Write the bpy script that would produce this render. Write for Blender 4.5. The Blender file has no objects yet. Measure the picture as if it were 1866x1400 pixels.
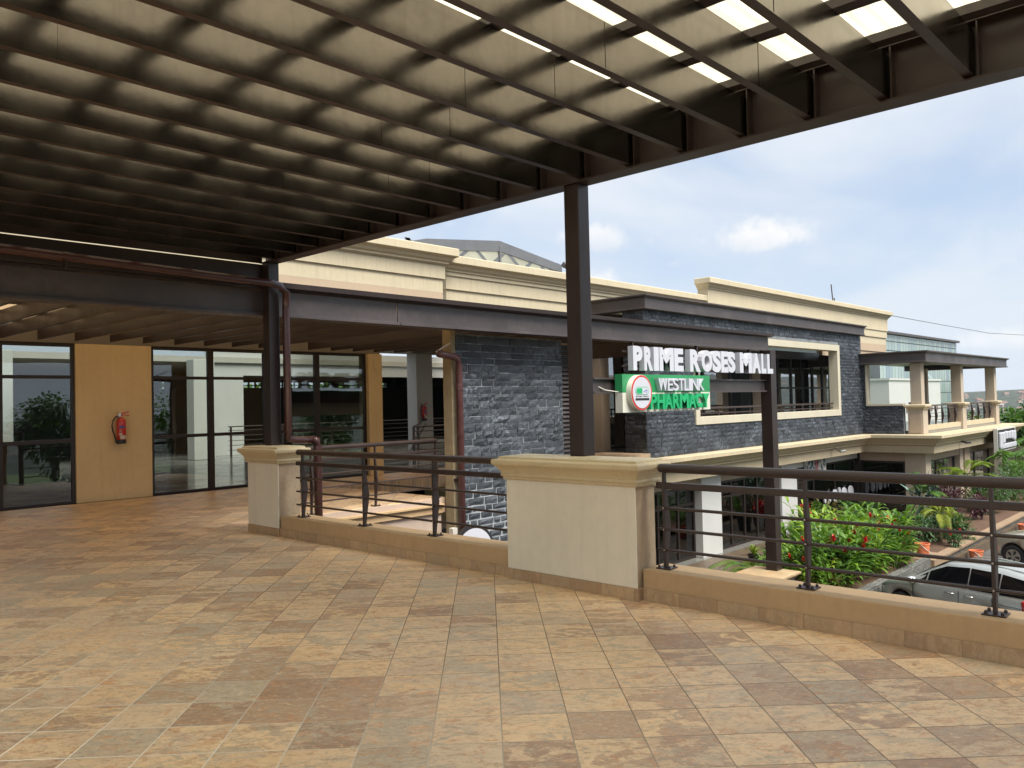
import bpy, bmesh, math, random
from mathutils import Vector, Matrix, noise as mnoise
from math import sin, cos, pi, radians, sqrt
random.seed(7)
S = bpy.context.scene
C = S.collection
H = 1.6                      # eye height above the terrace floor (z = 0)
GZ = -4.08                   # lower ground

# ------------------------------------------------------------------ mesh builder
class MB:
    def __init__(s): s.v = []; s.f = []
    def add(s, vs, fs):
        n = len(s.v); s.v += [tuple(v) for v in vs]; s.f += [tuple(i+n for i in f) for f in fs]; return s
    def box(s, x0, x1, y0, y1, z0, z1):
        return s.add([(x0,y0,z0),(x1,y0,z0),(x1,y1,z0),(x0,y1,z0),(x0,y0,z1),(x1,y0,z1),(x1,y1,z1),(x0,y1,z1)],
                     [(0,3,2,1),(4,5,6,7),(0,1,5,4),(1,2,6,5),(2,3,7,6),(3,0,4,7)])
    def quad(s, a, b, c, d): return s.add([a,b,c,d],[(0,1,2,3)])
    def prism(s, poly, axis, a, b):
        # poly: list of 2d points; axis 'x','y','z' extrude from a to b
        def mk(p, t):
            return {'x':(t,p[0],p[1]),'y':(p[0],t,p[1]),'z':(p[0],p[1],t)}[axis]
        n = len(poly)
        vs = [mk(p,a) for p in poly]+[mk(p,b) for p in poly]
        fs = [tuple(range(n))[::-1], tuple(range(n,2*n))]+[(i,(i+1)%n,n+(i+1)%n,n+i) for i in range(n)]
        return s.add(vs, fs)
    def tube(s, pts, r, seg=10, cap=True):
        pts = [Vector(p) for p in pts]; n = len(pts)
        rs = r if isinstance(r,(list,tuple)) else [r]*n
        rings = []
        up = Vector((0,0,1))
        for i,p in enumerate(pts):
            d = (pts[min(i+1,n-1)]-pts[max(i-1,0)])
            d = d.normalized() if d.length>1e-9 else Vector((0,0,1))
            a = d.cross(up if abs(d.z)<.95 else Vector((0,1,0))).normalized(); b = a.cross(d).normalized()
            rings.append([p+(a*cos(2*pi*k/seg)+b*sin(2*pi*k/seg))*rs[i] for k in range(seg)])
        vs = [v for R in rings for v in R]; fs = []
        for i in range(n-1):
            for k in range(seg):
                fs.append((i*seg+k, i*seg+(k+1)%seg, (i+1)*seg+(k+1)%seg, (i+1)*seg+k))
        if cap: fs += [tuple(range(seg))[::-1], tuple(range((n-1)*seg, n*seg))]
        return s.add(vs, fs)
    def lathe(s, prof, cx, cy, seg=20, axis='z', cap=True):
        vs = []; n = len(prof)
        for (r,h) in prof:
            for k in range(seg):
                a = 2*pi*k/seg
                if axis=='z': vs.append((cx+r*cos(a), cy+r*sin(a), h))
                else: vs.append((cx+r*cos(a), h, cy+r*sin(a)))
        fs = []
        for i in range(n-1):
            for k in range(seg): fs.append((i*seg+k, i*seg+(k+1)%seg, (i+1)*seg+(k+1)%seg, (i+1)*seg+k))
        if cap: fs += [tuple(range(seg))[::-1], tuple(range((n-1)*seg, n*seg))]
        return s.add(vs, fs)
    def loft(s, loops, cap=True):
        n = len(loops[0]); vs = [v for L in loops for v in L]; fs = []
        for i in range(len(loops)-1):
            for k in range(n): fs.append((i*n+k, i*n+(k+1)%n, (i+1)*n+(k+1)%n, (i+1)*n+k))
        if cap: fs += [tuple(range(n))[::-1], tuple(range((len(loops)-1)*n, len(loops)*n))]
        return s.add(vs, fs)
    def frame(s, x0, x1, y0, y1, z0, z1, t, tb=None):
        # window frame lying in the XZ plane, width t
        tb = t if tb is None else tb
        s.box(x0,x0+t,y0,y1,z0,z1); s.box(x1-t,x1,y0,y1,z0,z1)
        s.box(x0+t,x1-t,y0,y1,z1-t,z1); s.box(x0+t,x1-t,y0,y1,z0,z0+tb); return s

ORG = {}
def T(name, label, cat, loc=(0,0,0), group=None):
    o = bpy.data.objects.new(name, None); o.empty_display_size = .2; C.objects.link(o); o.location = loc
    o['label'] = label; o['category'] = cat
    if group: o['group'] = group
    ORG[o.name] = Vector(loc); return o
def P(name, mb, mat, parent=None, bev=0, smooth=False, mods=None, label=None):
    me = bpy.data.meshes.new(name)
    off = ORG[parent.name] if parent else Vector((0,0,0))
    me.from_pydata([(v[0]-off.x, v[1]-off.y, v[2]-off.z) for v in mb.v], [], mb.f)
    bm = bmesh.new(); bm.from_mesh(me); bmesh.ops.recalc_face_normals(bm, faces=bm.faces); bm.to_mesh(me); bm.free()
    o = bpy.data.objects.new(name, me); C.objects.link(o)
    if isinstance(mat,(list,tuple)):
        for m in mat: me.materials.append(m)
    else: me.materials.append(mat)
    if parent: o.parent = parent
    ORG[o.name] = off
    if smooth:
        for p in me.polygons: p.use_smooth = True
    if bev:
        m = o.modifiers.new('bevel','BEVEL'); m.width = bev; m.segments = 2; m.limit_method = 'ANGLE'; m.angle_limit = radians(40)
    if label: o['label'] = label
    return o
def tag(o, label, cat, group=None):
    o['label'] = label; o['category'] = cat
    if group: o['group'] = group
    return o
def one(name, mb, mat, label, cat, group=None, **k):     # a thing that is one mesh, its origin at its base
    xs=[v[0] for v in mb.v]; ys=[v[1] for v in mb.v]; zs=[v[2] for v in mb.v]
    loc = Vector(((min(xs)+max(xs))/2,(min(ys)+max(ys))/2,min(zs)))
    mb.v = [(v[0]-loc.x,v[1]-loc.y,v[2]-loc.z) for v in mb.v]
    o = P(name, mb, mat, None, **k); o.location = loc; ORG[o.name] = loc
    return tag(o, label, cat, group)
def struct(name, mb, mat, kind='structure', **k):
    o = P(name, mb, mat, None, **k); o['kind'] = kind; return o
def dup(root, loc, rz=0, sc=1, label=None, group=None):
    r = root.copy(); C.objects.link(r); r.location = loc; r.rotation_euler = (0,0,rz)
    r.scale = (sc,sc,sc) if not isinstance(sc,(tuple,list)) else sc
    if label: r['label'] = label
    if group: r['group'] = group
    for ch in list(root.children):
        c = ch.copy(); C.objects.link(c); c.parent = r
        for g in list(ch.children):
            d = g.copy(); C.objects.link(d); d.parent = c
    return r

# ------------------------------------------------------------------ materials
class NB:
    def __init__(s, name):
        s.m = bpy.data.materials.new(name); s.m.use_nodes = True
        s.t = s.m.node_tree; s.n = s.t.nodes; s.n.clear()
        s.out = s.n.new('ShaderNodeOutputMaterial')
    def L(s, a, b): s.t.links.new(a, b)
    def node(s, typ, **k):
        n = s.n.new('ShaderNode'+typ)
        for a,v in k.items(): setattr(n,a,v)
        return n
    def set(s, inp, v):
        if hasattr(v,'is_output'): s.L(v, inp)
        else: inp.default_value = v
    def math(s, op, a, b=0, c=None):
        n = s.node('Math', operation=op); s.set(n.inputs[0],a); s.set(n.inputs[1],b)
        if c is not None: s.set(n.inputs[2],c)
        return n.outputs[0]
    def pos(s): return s.node('NewGeometry').outputs['Position']
    def obj(s): return s.node('TexCoord').outputs['Object']
    def xyz(s, v):
        n = s.node('SeparateXYZ'); s.L(v, n.inputs[0]); return n.outputs
    def comb(s, x, y, z):
        n = s.node('CombineXYZ'); s.set(n.inputs[0],x); s.set(n.inputs[1],y); s.set(n.inputs[2],z); return n.outputs[0]
    def vmath(s, op, a, b):
        n = s.node('VectorMath', operation=op); s.set(n.inputs[0],a); s.set(n.inputs[1],b); return n.outputs[0]
    def noise(s, vec, scale, detail=4, rough=.55, dist=0, out='Fac'):
        n = s.node('TexNoise'); s.L(vec, n.inputs['Vector']); n.inputs['Scale'].default_value = scale
        n.inputs['Detail'].default_value = detail; n.inputs['Roughness'].default_value = rough; n.inputs['Distortion'].default_value = dist
        return n.outputs[out]
    def ramp(s, fac, stops, interp='LINEAR'):
        n = s.node('ValToRGB'); s.L(fac, n.inputs[0]); e = n.color_ramp.elements; n.color_ramp.interpolation = interp
        while len(e) > 1: e.remove(e[-1])
        for i,(p,c) in enumerate(stops):
            x = e[0] if i==0 else e.new(p)
            x.position = p; x.color = (*c,1) if len(c)==3 else c
        return n.outputs[0]
    def mix(s, fac, a, b, typ='MIX'):
        n = s.node('MixRGB', blend_type=typ); s.set(n.inputs[0],fac)
        for i,v in ((1,a),(2,b)): s.set(n.inputs[i], (*v,1) if isinstance(v,tuple) and len(v)==3 else v)
        return n.outputs[0]
    def maprange(s, v, a, b, c, d):
        n = s.node('MapRange'); s.set(n.inputs[0],v)
        for i,x in enumerate((a,b,c,d)): n.inputs[i+1].default_value = x
        return n.outputs[0]
    def bump(s, h, strength, dist=.01):
        n = s.node('Bump'); s.L(h, n.inputs['Height']); n.inputs['Strength'].default_value = strength; n.inputs['Distance'].default_value = dist
        return n.outputs[0]
    def bsdf(s, color, rough=.6, metal=0, normal=None, spec=.5, coat=0, **k):
        b = s.node('BsdfPrincipled')
        s.set(b.inputs['Base Color'], (*color,1) if isinstance(color,tuple) and len(color)==3 else color)
        s.set(b.inputs['Roughness'], rough); s.set(b.inputs['Metallic'], metal)
        b.inputs['Specular IOR Level'].default_value = spec; b.inputs['Coat Weight'].default_value = coat
        if normal: s.L(normal, b.inputs['Normal'])
        return b.outputs[0]
    def end(s, sh): s.L(sh, s.out.inputs[0]); return s.m

def paint(name, col, rough=.6, metal=0, var=.12, vscale=3, bump=.05, bscale=60, spec=.5, streak=0, dirt=None, local=False, coat=0, rvar=.1):
    b = NB(name); p = b.obj() if local else b.pos()
    n1 = b.noise(p, vscale, 5); n2 = b.noise(p, vscale*9, 3)
    f = b.math('ADD', b.math('MULTIPLY', n1, .65), b.math('MULTIPLY', n2, .35))
    v = b.maprange(f, .3, .7, 1-var, 1+var)
    c = b.mix(1, (*col,1), b.comb(v,v,v), 'MULTIPLY')
    if streak:
        x,y,z = b.xyz(p)[:3]
        sn = b.noise(b.comb(b.math('MULTIPLY',x,7), b.math('MULTIPLY',y,7), b.math('MULTIPLY',z,.35)), 1.6, 5, .65)
        c = b.mix(b.maprange(sn, .5, .8, 0, streak), c, tuple(k*.45 for k in (dirt or col)))
    elif dirt:
        dn = b.noise(p, vscale*.7, 6, .65)
        c = b.mix(b.maprange(dn, .52, .75, 0, .7), c, dirt)
    bn = b.noise(p, bscale, 4)
    r = b.maprange(n1, .3, .7, max(0,rough-rvar), min(1,rough+rvar))
    return b.end(b.bsdf(c, r, metal, b.bump(bn, bump, .01) if bump else None, spec, coat))

def tile_mat(name, size, ou, ov, rot=True, dark=1.0, sat=1.0, along=None):
    b = NB(name); p = b.pos(); x,y,z = b.xyz(p)[:3]
    if rot:
        u = b.math('MULTIPLY', b.math('ADD',x,y), 1/(sqrt(2)*size)); v = b.math('MULTIPLY', b.math('SUBTRACT',y,x), 1/(sqrt(2)*size))
        u = b.math('SUBTRACT',u,ou/size); v = b.math('SUBTRACT',v,ov/size)
    elif along:
        u = b.math('MULTIPLY', b.math('ADD',x,y), 1/size); v = b.math('ADD', b.math('MULTIPLY', z, 1/size), 20.5)
    else:
        u = b.math('MULTIPLY', x, 1/size); v = b.math('MULTIPLY', y, 1/size)
    iu = b.math('FLOOR',u); iv = b.math('FLOOR',v)
    fu = b.math('FRACT',u); fv = b.math('FRACT',v)
    wn = b.node('TexWhiteNoise', noise_dimensions='2D'); b.L(b.comb(iu,iv,0), wn.inputs['Vector'])
    wn2 = b.node('TexWhiteNoise', noise_dimensions='2D'); b.L(b.comb(b.math('ADD',iu,37.3),iv,0), wn2.inputs['Vector'])
    rnd = wn.outputs['Value']; rcol = wn2.outputs['Color']
    # slate veining: each tile reads its own place in the noise, stretched along the row
    off = b.vmath('MULTIPLY', rcol, (40.,40.,40.))
    lp = b.vmath('ADD', b.comb(b.math('MULTIPLY',fu,.95), b.math('MULTIPLY',fv,.42), 0), off)
    if rot: lp = b.vmath('ADD', b.comb(b.math('MULTIPLY',fu,.95), b.math('MULTIPLY',fv,.48), 0), off)
    n1 = b.noise(lp, 5.5, 8, .68, 1.2); n2 = b.noise(lp, 17, 8, .72, .8); n3 = b.noise(lp, 2.6, 6, .6, .8); n4 = b.noise(lp, 4.2, 9, .72, 1.6)
    PAL = [(0,(.33,.235,.175)),(.17,(.43,.325,.245)),(.30,(.44,.42,.36)),(.46,(.57,.46,.36)),(.58,(.65,.50,.325)),(.72,(.64,.525,.40)),(.86,(.70,.555,.37)),(1,(.56,.49,.41))]
    rnd2 = b.xyz(rcol)[1]
    base = b.ramp(rnd, PAL); alt = b.ramp(b.math('FRACT', b.math('ADD', b.math('MULTIPLY',rnd,.55), rnd2)), PAL)
    blot = b.maprange(b.math('ADD', n3, b.math('MULTIPLY', b.math('SUBTRACT', n1, .5), .5)), .47, .55, 0, .9)
    base = b.mix(blot, base, alt)
    c = b.mix(b.maprange(n1,.53,.64,0,.8), base, (.52,.30,.165))
    c = b.mix(b.maprange(b.noise(lp,3.6,9,.7,1.3),.52,.62,0,.7), c, (.37,.35,.31))
    c = b.mix(b.maprange(n2,.54,.66,0,.6), c, (.74,.65,.52))
    c = b.mix(b.maprange(n2,.33,.46,.65,0), c, (.20,.135,.095))
    cr = b.math('ABSOLUTE', b.math('SUBTRACT', n4, .5))
    c = b.mix(b.math('MULTIPLY', b.maprange(cr,.0,.012,1,0), b.maprange(n1,.40,.6,.0,.75)), c, (.13,.09,.065))
    big = b.noise(p, .6, 4)
    vv = b.maprange(big,.3,.7,.9*dark,1.08*dark)
    c = b.mix(1, c, b.comb(vv,vv,vv), 'MULTIPLY')
    c = b.mix(1, c, (1.13,1.015,.86), 'MULTIPLY')
    # grout
    def edge(f): return b.math('MINIMUM', f, b.math('SUBTRACT',1,f))
    wob = b.math('MULTIPLY', b.math('SUBTRACT', b.noise(p,14,3), .5), .006)
    eu = edge(fu)
    e = b.math('ADD', b.math('MINIMUM', eu, edge(fv)) if not along else eu, wob)
    lw = b.maprange(x,1.0,3.0,1.5,1.0); g = b.maprange(b.math('DIVIDE',e,lw), .005, .011, 1, 0)
    # the joints run from pale at low x to dark at higher x
    gc = b.mix(b.maprange(x,1.2,3.6,0,1), (.86,.79,.66), (.16,.12,.085))
    c = b.mix(g, c, gc)
    if along: c = b.mix(.6, c, (.36,.245,.135))
    h = b.math('ADD', b.math('MULTIPLY', b.maprange(e,.004,.03,0,1),1.0), b.math('MULTIPLY',n2,.35))
    r = b.math('ADD', b.maprange(n2,.3,.7,.34,.52), b.math('MULTIPLY',g,.3))
    return b.end(b.bsdf(c, r, 0, b.bump(h,.35,.004), .5))

def stone_mat(name, bw, bh, c1, c2, mort, bstr=1.0, lightlow=0):
    b = NB(name); p = b.pos(); x,y,z = b.xyz(p)[:3]
    wn = b.noise(p, 6, 5, .6, out='Color')
    w = b.xyz(b.vmath('MULTIPLY', b.vmath('SUBTRACT', wn, (.5,.5,.5)), (.09,.09,.07)))
    u = b.math('ADD', b.math('ADD',x,y), w[0]); v = b.math('ADD', z, w[2])
    br = b.node('TexBrick'); b.L(b.comb(u,v,0), br.inputs['Vector'])
    br.inputs['Scale'].default_value = 1; br.inputs['Brick Width'].default_value = bw; br.inputs['Row Height'].default_value = bh
    br.inputs['Mortar Size'].default_value = .011; br.inputs['Mortar Smooth'].default_value = .4; br.offset = .5; br.squash = .7; br.squash_frequency = 3
    br.inputs['Color1'].default_value = (*c1,1); br.inputs['Color2'].default_value = (*c2,1); br.inputs['Mortar'].default_value = (*mort,1)
    br.inputs['Bias'].default_value = 0
    n1 = b.noise(p, 13, 9, .72, .9); n2 = b.noise(p, 1.6, 5); n3 = b.noise(p, 38, 6, .75, .5); fac = br.outputs['Fac']
    c = b.mix(b.maprange(n1,.36,.60,.9,0), br.outputs['Color'], tuple(k*.30 for k in c1))
    c = b.mix(b.maprange(n1,.55,.72,0,.8), c, tuple(k*1.7 for k in c2))
    c = b.mix(b.maprange(n3,.57,.70,0,.7), c, tuple(k*2.3 for k in c2))
    bl = b.math('MULTIPLY', b.maprange(n2,.48,.66,0,1), b.maprange(n1,.46,.60,0,1))
    c = b.mix(b.math('MULTIPLY', bl, .6), c, mort)
    if lightlow:
        lo = b.maprange(z, lightlow-1.4, lightlow, 1, 0)
        c = b.mix(b.math('MULTIPLY', b.math('MULTIPLY', lo, fac), .9), c, tuple(min(.8,k*2.0) for k in mort))
        c = b.mix(b.math('MULTIPLY', b.math('MULTIPLY', lo, b.maprange(n1,.5,.6,0,1)), .45), c, tuple(min(.8,k*1.8) for k in mort))
    h = b.math('ADD', b.math('MULTIPLY', b.math('SUBTRACT',1,fac), .6), b.math('ADD', b.math('MULTIPLY', n1, .9), b.math('MULTIPLY', n3, .3)))
    return b.end(b.bsdf(c, .72, 0, b.bump(h, bstr, .035), .35))

def glass_mat(name, tint=(.78,.82,.8), refl=.1, rough=0.0, base=0.03):
    b = NB(name)
    tr = b.node('BsdfTransparent'); tr.inputs[0].default_value = (*tint,1)
    gl = b.node('BsdfGlossy'); gl.inputs['Roughness'].default_value = rough; gl.inputs[0].default_value = (.95,.97,1,1)
    fr = b.node('Fresnel'); fr.inputs[0].default_value = 1.5
    f = b.math('MINIMUM', b.math('ADD', b.math('MULTIPLY', fr.outputs[0], .75+refl*6), base), 1)
    wob = b.noise(b.pos(), .8, 2)
    b.L(b.bump(wob, .06, .05), gl.inputs['Normal'])
    m = b.node('MixShader'); b.L(f, m.inputs[0]); b.L(tr.outputs[0], m.inputs[1]); b.L(gl.outputs[0], m.inputs[2])
    return b.end(m.outputs[0])

def translucent(name, col, tcol, streaks=True):
    b = NB(name); p = b.pos(); x,y,z = b.xyz(p)[:3]
    n = b.noise(b.comb(b.math('MULTIPLY',x,.25), b.math('MULTIPLY',y,4),0), 1.5, 5, .6)
    v = b.maprange(n,.3,.75,.86,1.04)
    n2 = b.noise(p, .9, 4); v = b.math('MULTIPLY', v, b.maprange(n2,.35,.65,.88,1.03))
    c = b.mix(1, (*tcol,1), b.comb(v,v,v),'MULTIPLY')
    t = b.node('BsdfTranslucent'); b.L(c, t.inputs[0])
    d = b.node('BsdfDiffuse'); d.inputs[0].default_value = (*col,1)
    m = b.node('MixShader'); m.inputs[0].default_value = .88; b.L(d.outputs[0], m.inputs[1]); b.L(t.outputs[0], m.inputs[2])
    return b.end(m.outputs[0])

def leaf_mat(name, c1, c2, c3=None, rough=.45, tr=.35, sc=3):
    b = NB(name); p = b.obj(); n = b.noise(p, sc, 3); n2 = b.noise(p, sc*8, 2)
    oi = b.node('ObjectInfo').outputs['Random']
    f = b.math('ADD', b.math('MULTIPLY',n,.75), b.math('ADD', b.math('MULTIPLY',n2,.35), b.math('MULTIPLY',b.math('SUBTRACT',oi,.35),.34)))
    c = b.ramp(f, [(.32,c1),(.62,c2),(.85,c3 or c2)])
    pr = b.node('BsdfPrincipled'); b.L(c, pr.inputs['Base Color']); pr.inputs['Roughness'].default_value = rough
    t = b.node('BsdfTranslucent'); b.L(b.mix(1,c,(1.5,1.5,.7),'MULTIPLY'), t.inputs[0])
    m = b.node('MixShader'); m.inputs[0].default_value = tr; b.L(pr.outputs[0], m.inputs[1]); b.L(t.outputs[0], m.inputs[2])
    return b.end(m.outputs[0])

M = {}
M['tile'] = tile_mat('slate_floor_tile', .3375, .185, -.043)
M['tile_skirt'] = tile_mat('slate_skirting_tile', .33, 0, 0, rot=False, dark=.85, along=True)
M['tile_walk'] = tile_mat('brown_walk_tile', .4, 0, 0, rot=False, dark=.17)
M['cream_panel'] = paint('cream_pillar_paint', (.72,.68,.56), .6, var=.07, vscale=1.2, bump=.06, bscale=40, streak=.12, dirt=(.4,.36,.27))
M['cap'] = paint('cream_cap_paint', (.56,.465,.285), .5, var=.1, vscale=2.5, bump=.06, bscale=30, streak=.22, dirt=(.5,.36,.16))
M['rough_plaster'] = paint('rough_brown_plaster', (.42,.32,.215), .85, var=.16, vscale=5, bump=.5, bscale=28, dirt=(.30,.22,.14))
M['kerb'] = paint('brown_kerb_paint', (.46,.315,.17), .7, var=.1, vscale=2, bump=.15, bscale=50, streak=.15, dirt=(.32,.22,.13))
M['kerb_top'] = M['kerb']
M['rail'] = paint('dark_brown_rail_paint', (.035,.022,.019), .38, var=.2, vscale=6, bump=.04, bscale=90)
M['dimming_sheet'] = translucent('brown_tinted_roof_sheet', (.30,.25,.18), (.42,.35,.24))  # added tint for the far bays, darkens the canopy there
M['steel'] = paint('dark_brown_steel', (.024,.0145,.013), .40, var=.25, vscale=1.6, bump=.12, bscale=7, streak=.3, dirt=(.05,.038,.034))
M['fascia'] = paint('weathered_brown_fascia', (.062,.05,.05), .45, var=.3, vscale=1.2, bump=.22, bscale=3.2, dirt=(.125,.105,.105))
M['joist'] = paint('joist_brown_paint', (.130,.116,.102), .22, metal=.96, var=.16, vscale=2.3, bump=.35, bscale=2.0, streak=.3, dirt=(.12,.08,.06), rvar=.05)
M['purlin'] = paint('purlin_brown', (.035,.026,.024), .5, var=.3, vscale=2)
M['roof_sheet'] = translucent('cream_fibreglass_sheet', (.6,.56,.45), (.90,.81,.59))
M['low_sheet'] = translucent('brown_roof_sheet', (.30,.205,.12), (.38,.26,.145))
M['dark_pipe'] = paint('dark_maroon_pvc', (.06,.024,.022), .16, var=.2, vscale=5, bump=.03)
M['pipe'] = paint('red_brown_pvc', (.08,.03,.029), .35, var=.2, vscale=5, bump=.03, dirt=(.12,.06,.055))
M['tan_wall'] = paint('ochre_wall_paint', (.66,.51,.285), .75, var=.08, vscale=1.3, bump=.25, bscale=70, streak=.15, dirt=(.33,.22,.1))
M['beige'] = paint('beige_wall_paint', (.38,.295,.215), .8, var=.06, vscale=1.2, bump=.12, bscale=50, streak=.1)
M['beige_col'] = paint('beige_column_paint', (.43,.355,.27), .8, var=.06, vscale=1.2, bump=.1, bscale=50, streak=.12)
M['parapet'] = paint('cream_parapet_paint', (.53,.455,.315), .75, var=.07, vscale=1, bump=.15, bscale=60, streak=.28, dirt=(.46,.38,.25))
M['parapet_low'] = paint('tan_parapet_base', (.44,.335,.235), .8, var=.06, vscale=1, bump=.12, bscale=60)
M['cornice'] = paint('cream_cornice_paint', (.49,.405,.27), .75, var=.09, vscale=1.2, bump=.1, bscale=50, streak=.3, dirt=(.42,.3,.16))
M['stone'] = stone_mat('split_slate_cladding', .30, .127, (.048,.055,.066), (.082,.092,.106), (.235,.255,.27), 1.0, lightlow=.35)
M['frame_cream'] = paint('pale_window_surround', (.50,.455,.35), .75, var=.07, vscale=1.5, bump=.1, streak=.2)
M['stone_far'] = stone_mat('dark_slate_cladding', .34, .145, (.04,.046,.058), (.066,.075,.092), (.18,.20,.22), 1.0)
def block_mat(name, dark, mid, light):
    b = NB(name); p = b.pos(); rnd = b.node('NewGeometry').outputs['Random Per Island']
    n1 = b.noise(p, 12, 9, .72, .8); n3 = b.noise(p, 36, 6, .75, .5); n2 = b.noise(p, 1.4, 5)
    c = b.ramp(b.math('ADD', b.math('MULTIPLY',rnd,.6), b.math('MULTIPLY',b.math('SUBTRACT',n1,.3),1.0)), [(0,dark),(.55,mid),(1,light)])
    c = b.mix(b.maprange(n3,.57,.70,0,.65), c, tuple(k*1.5 for k in light))
    c = b.mix(b.math('MULTIPLY', b.maprange(n2,.5,.66,0,1), b.maprange(n1,.48,.62,0,.7)), c, tuple(min(1,k*2.6) for k in light))
    return b.end(b.bsdf(c, .62, 0, b.bump(b.math('ADD',n1,b.math('MULTIPLY',n3,.4)), .9, .03), .4))
M['block'] = block_mat('slate_block', (.018,.022,.028), (.052,.060,.072), (.105,.118,.135))
M['block_far'] = block_mat('dark_slate_block', (.014,.018,.024), (.037,.044,.056), (.082,.094,.112))
M['mortar'] = paint('pale_mortar', (.30,.32,.335), .9, var=.25, vscale=4, bump=.4, bscale=40, dirt=(.10,.11,.12))
M['mortar_far'] = paint('grey_mortar', (.19,.205,.22), .9, var=.3, vscale=3, bump=.3, bscale=40, dirt=(.05,.06,.07))
M['stone_low'] = stone_mat('planter_stone', .42, .16, (.13,.13,.12), (.2,.2,.18), (.3,.29,.26), 1.0)
M['concrete'] = paint('bare_concrete', (.27,.215,.13), .9, var=.25, vscale=5, bump=.5, bscale=20, dirt=(.2,.15,.1))
M['pink_plaster'] = paint('pinkish_plaster', (.43,.335,.27), .85, var=.12, vscale=4, bump=.3, bscale=45)
M['glass'] = glass_mat('shop_glass', (.76,.80,.78), .05, 0, .035)
M['glass_dark'] = glass_mat('dark_shop_glass', (.30,.33,.34), .03, 0, .03)
M['glass_sky'] = glass_mat('reflective_window_glass', (.22,.26,.28), .25, .0, .22)
M['alu'] = paint('dark_brown_window_frame', (.020,.013,.011), .4, var=.15, vscale=4, bump=0)
M['white_paint'] = paint('white_paint', (.50,.50,.485), .6, var=.04, vscale=1.5, bump=.05)
M['off_white'] = paint('white_interior_paint', (.50,.50,.46), .7, var=.05, vscale=1, bump=.05)
M['int_dark'] = paint('dark_grey_partition', (.045,.05,.048), .5, var=.15, vscale=.6, bump=.03)
M['int_floor'] = paint('grey_polished_floor', (.17,.165,.15), .16, var=.15, vscale=1.5, bump=.02, bscale=4)
M['int_ceil'] = paint('interior_ceiling', (.42,.40,.35), .8, var=.05)
M['letter'] = paint('white_sign_letter', (.50,.505,.55), .35, var=.03, vscale=3, bump=0)
M['green'] = paint('green_sign_panel', (.02,.22,.075), .35, var=.06, vscale=3, bump=0)
M['green_letter'] = paint('bright_green_letter', (.01,.33,.12), .35, var=.05, vscale=3, bump=0)
M['cream_sign'] = paint('cream_sign_panel', (.58,.57,.48), .4, var=.03, bump=0)
M['red'] = paint('red_enamel', (.50,.022,.015), .3, var=.08, vscale=6, bump=0, coat=.4)
M['black'] = paint('black_plastic', (.015,.015,.016), .45, var=.1, bump=0)
M['blue_label'] = paint('blue_label', (.05,.10,.35), .4, var=.05, bump=0)
M['paper'] = paint('off_white_label', (.54,.51,.46), .6, var=.08, vscale=30, bump=0)
M['chrome'] = paint('brushed_metal', (.55,.53,.48), .3, 1, var=.05, bump=0)
M['asphalt'] = paint('tarmac', (.075,.07,.066), .9, var=.25, vscale=1.2, bump=.4, bscale=60, dirt=(.13,.115,.1))
M['soil'] = paint('red_soil', (.095,.05,.028), .95, var=.3, vscale=3, bump=.6, bscale=14)
M['paving'] = paint('tan_paving', (.25,.17,.105), .85, var=.2, vscale=2, bump=.2, bscale=20)
M['terracotta'] = paint('orange_plastic_pot', (.60,.115,.045), .5, var=.1, vscale=5, bump=.02, local=True)
M['bucket'] = paint('faded_orange_bucket', (.66,.20,.09), .5, var=.15, vscale=5, bump=.02, local=True)
M['teal'] = paint('teal_tin', (.06,.14,.16), .5, var=.15, bump=0)
M['rubber'] = paint('tyre_rubber', (.022,.021,.021), .8, var=.15, bump=.1)
M['tint'] = paint('tinted_car_window', (.004,.004,.005), .06, spec=.2, var=.02, bump=0, rvar=.01)
M['bamboo'] = paint('weathered_fence_panel', (.20,.165,.135), .85, var=.3, vscale=6, bump=.3, bscale=20, streak=.3)
M['grass'] = paint('ground_grass', (.08,.12,.035), .9, var=.35, vscale=1.5, bump=.3, bscale=10)
M['ginger'] = leaf_mat('ginger_leaf', (.03,.085,.010), (.115,.23,.020), (.30,.40,.04), tr=.3, sc=1.6)
M['dark_leaf'] = leaf_mat('dark_shrub_leaf', (.016,.045,.012), (.035,.09,.022), (.07,.14,.03), tr=.2, sc=2)
M['tree_leaf'] = leaf_mat('tree_leaf', (.022,.06,.010), (.055,.125,.02), (.11,.20,.035), tr=.3, sc=.8)
M['palm_leaf'] = leaf_mat('palm_leaf', (.03,.085,.012), (.075,.17,.025), (.16,.25,.04), tr=.3, sc=2)
M['yellow_leaf'] = leaf_mat('yellow_green_leaf', (.07,.13,.015), (.17,.23,.025), (.32,.34,.05), tr=.3, sc=3)
M['purple_leaf'] = leaf_mat('purple_leaf', (.035,.008,.016), (.09,.02,.035), (.13,.05,.06), tr=.2, sc=3)
M['bronze_leaf'] = leaf_mat('bronze_leaf', (.05,.03,.012), (.08,.08,.02), (.16,.10,.03), tr=.25, sc=3)
M['flower'] = paint('red_flower', (.55,.012,.022), .5, var=.2, vscale=8, bump=0, local=True)
M['bark'] = paint('grey_brown_bark', (.15,.11,.08), .9, var=.3, vscale=5, bump=.6, bscale=12, local=True)
M['palm_bark'] = paint('pale_palm_stem', (.42,.36,.22), .8, var=.2, vscale=8, bump=.3, bscale=12, local=True)
M['roof_tile'] = paint('rusty_roof', (.20,.115,.09), .8, var=.35, vscale=.08, bump=0)
M['house_wall'] = paint('pale_house_wall', (.42,.36,.31), .8, var=.3, vscale=.06, bump=0)
M['skin'] = paint('white_mannequin', (.62,.60,.58), .4, var=.03, bump=0)

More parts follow.
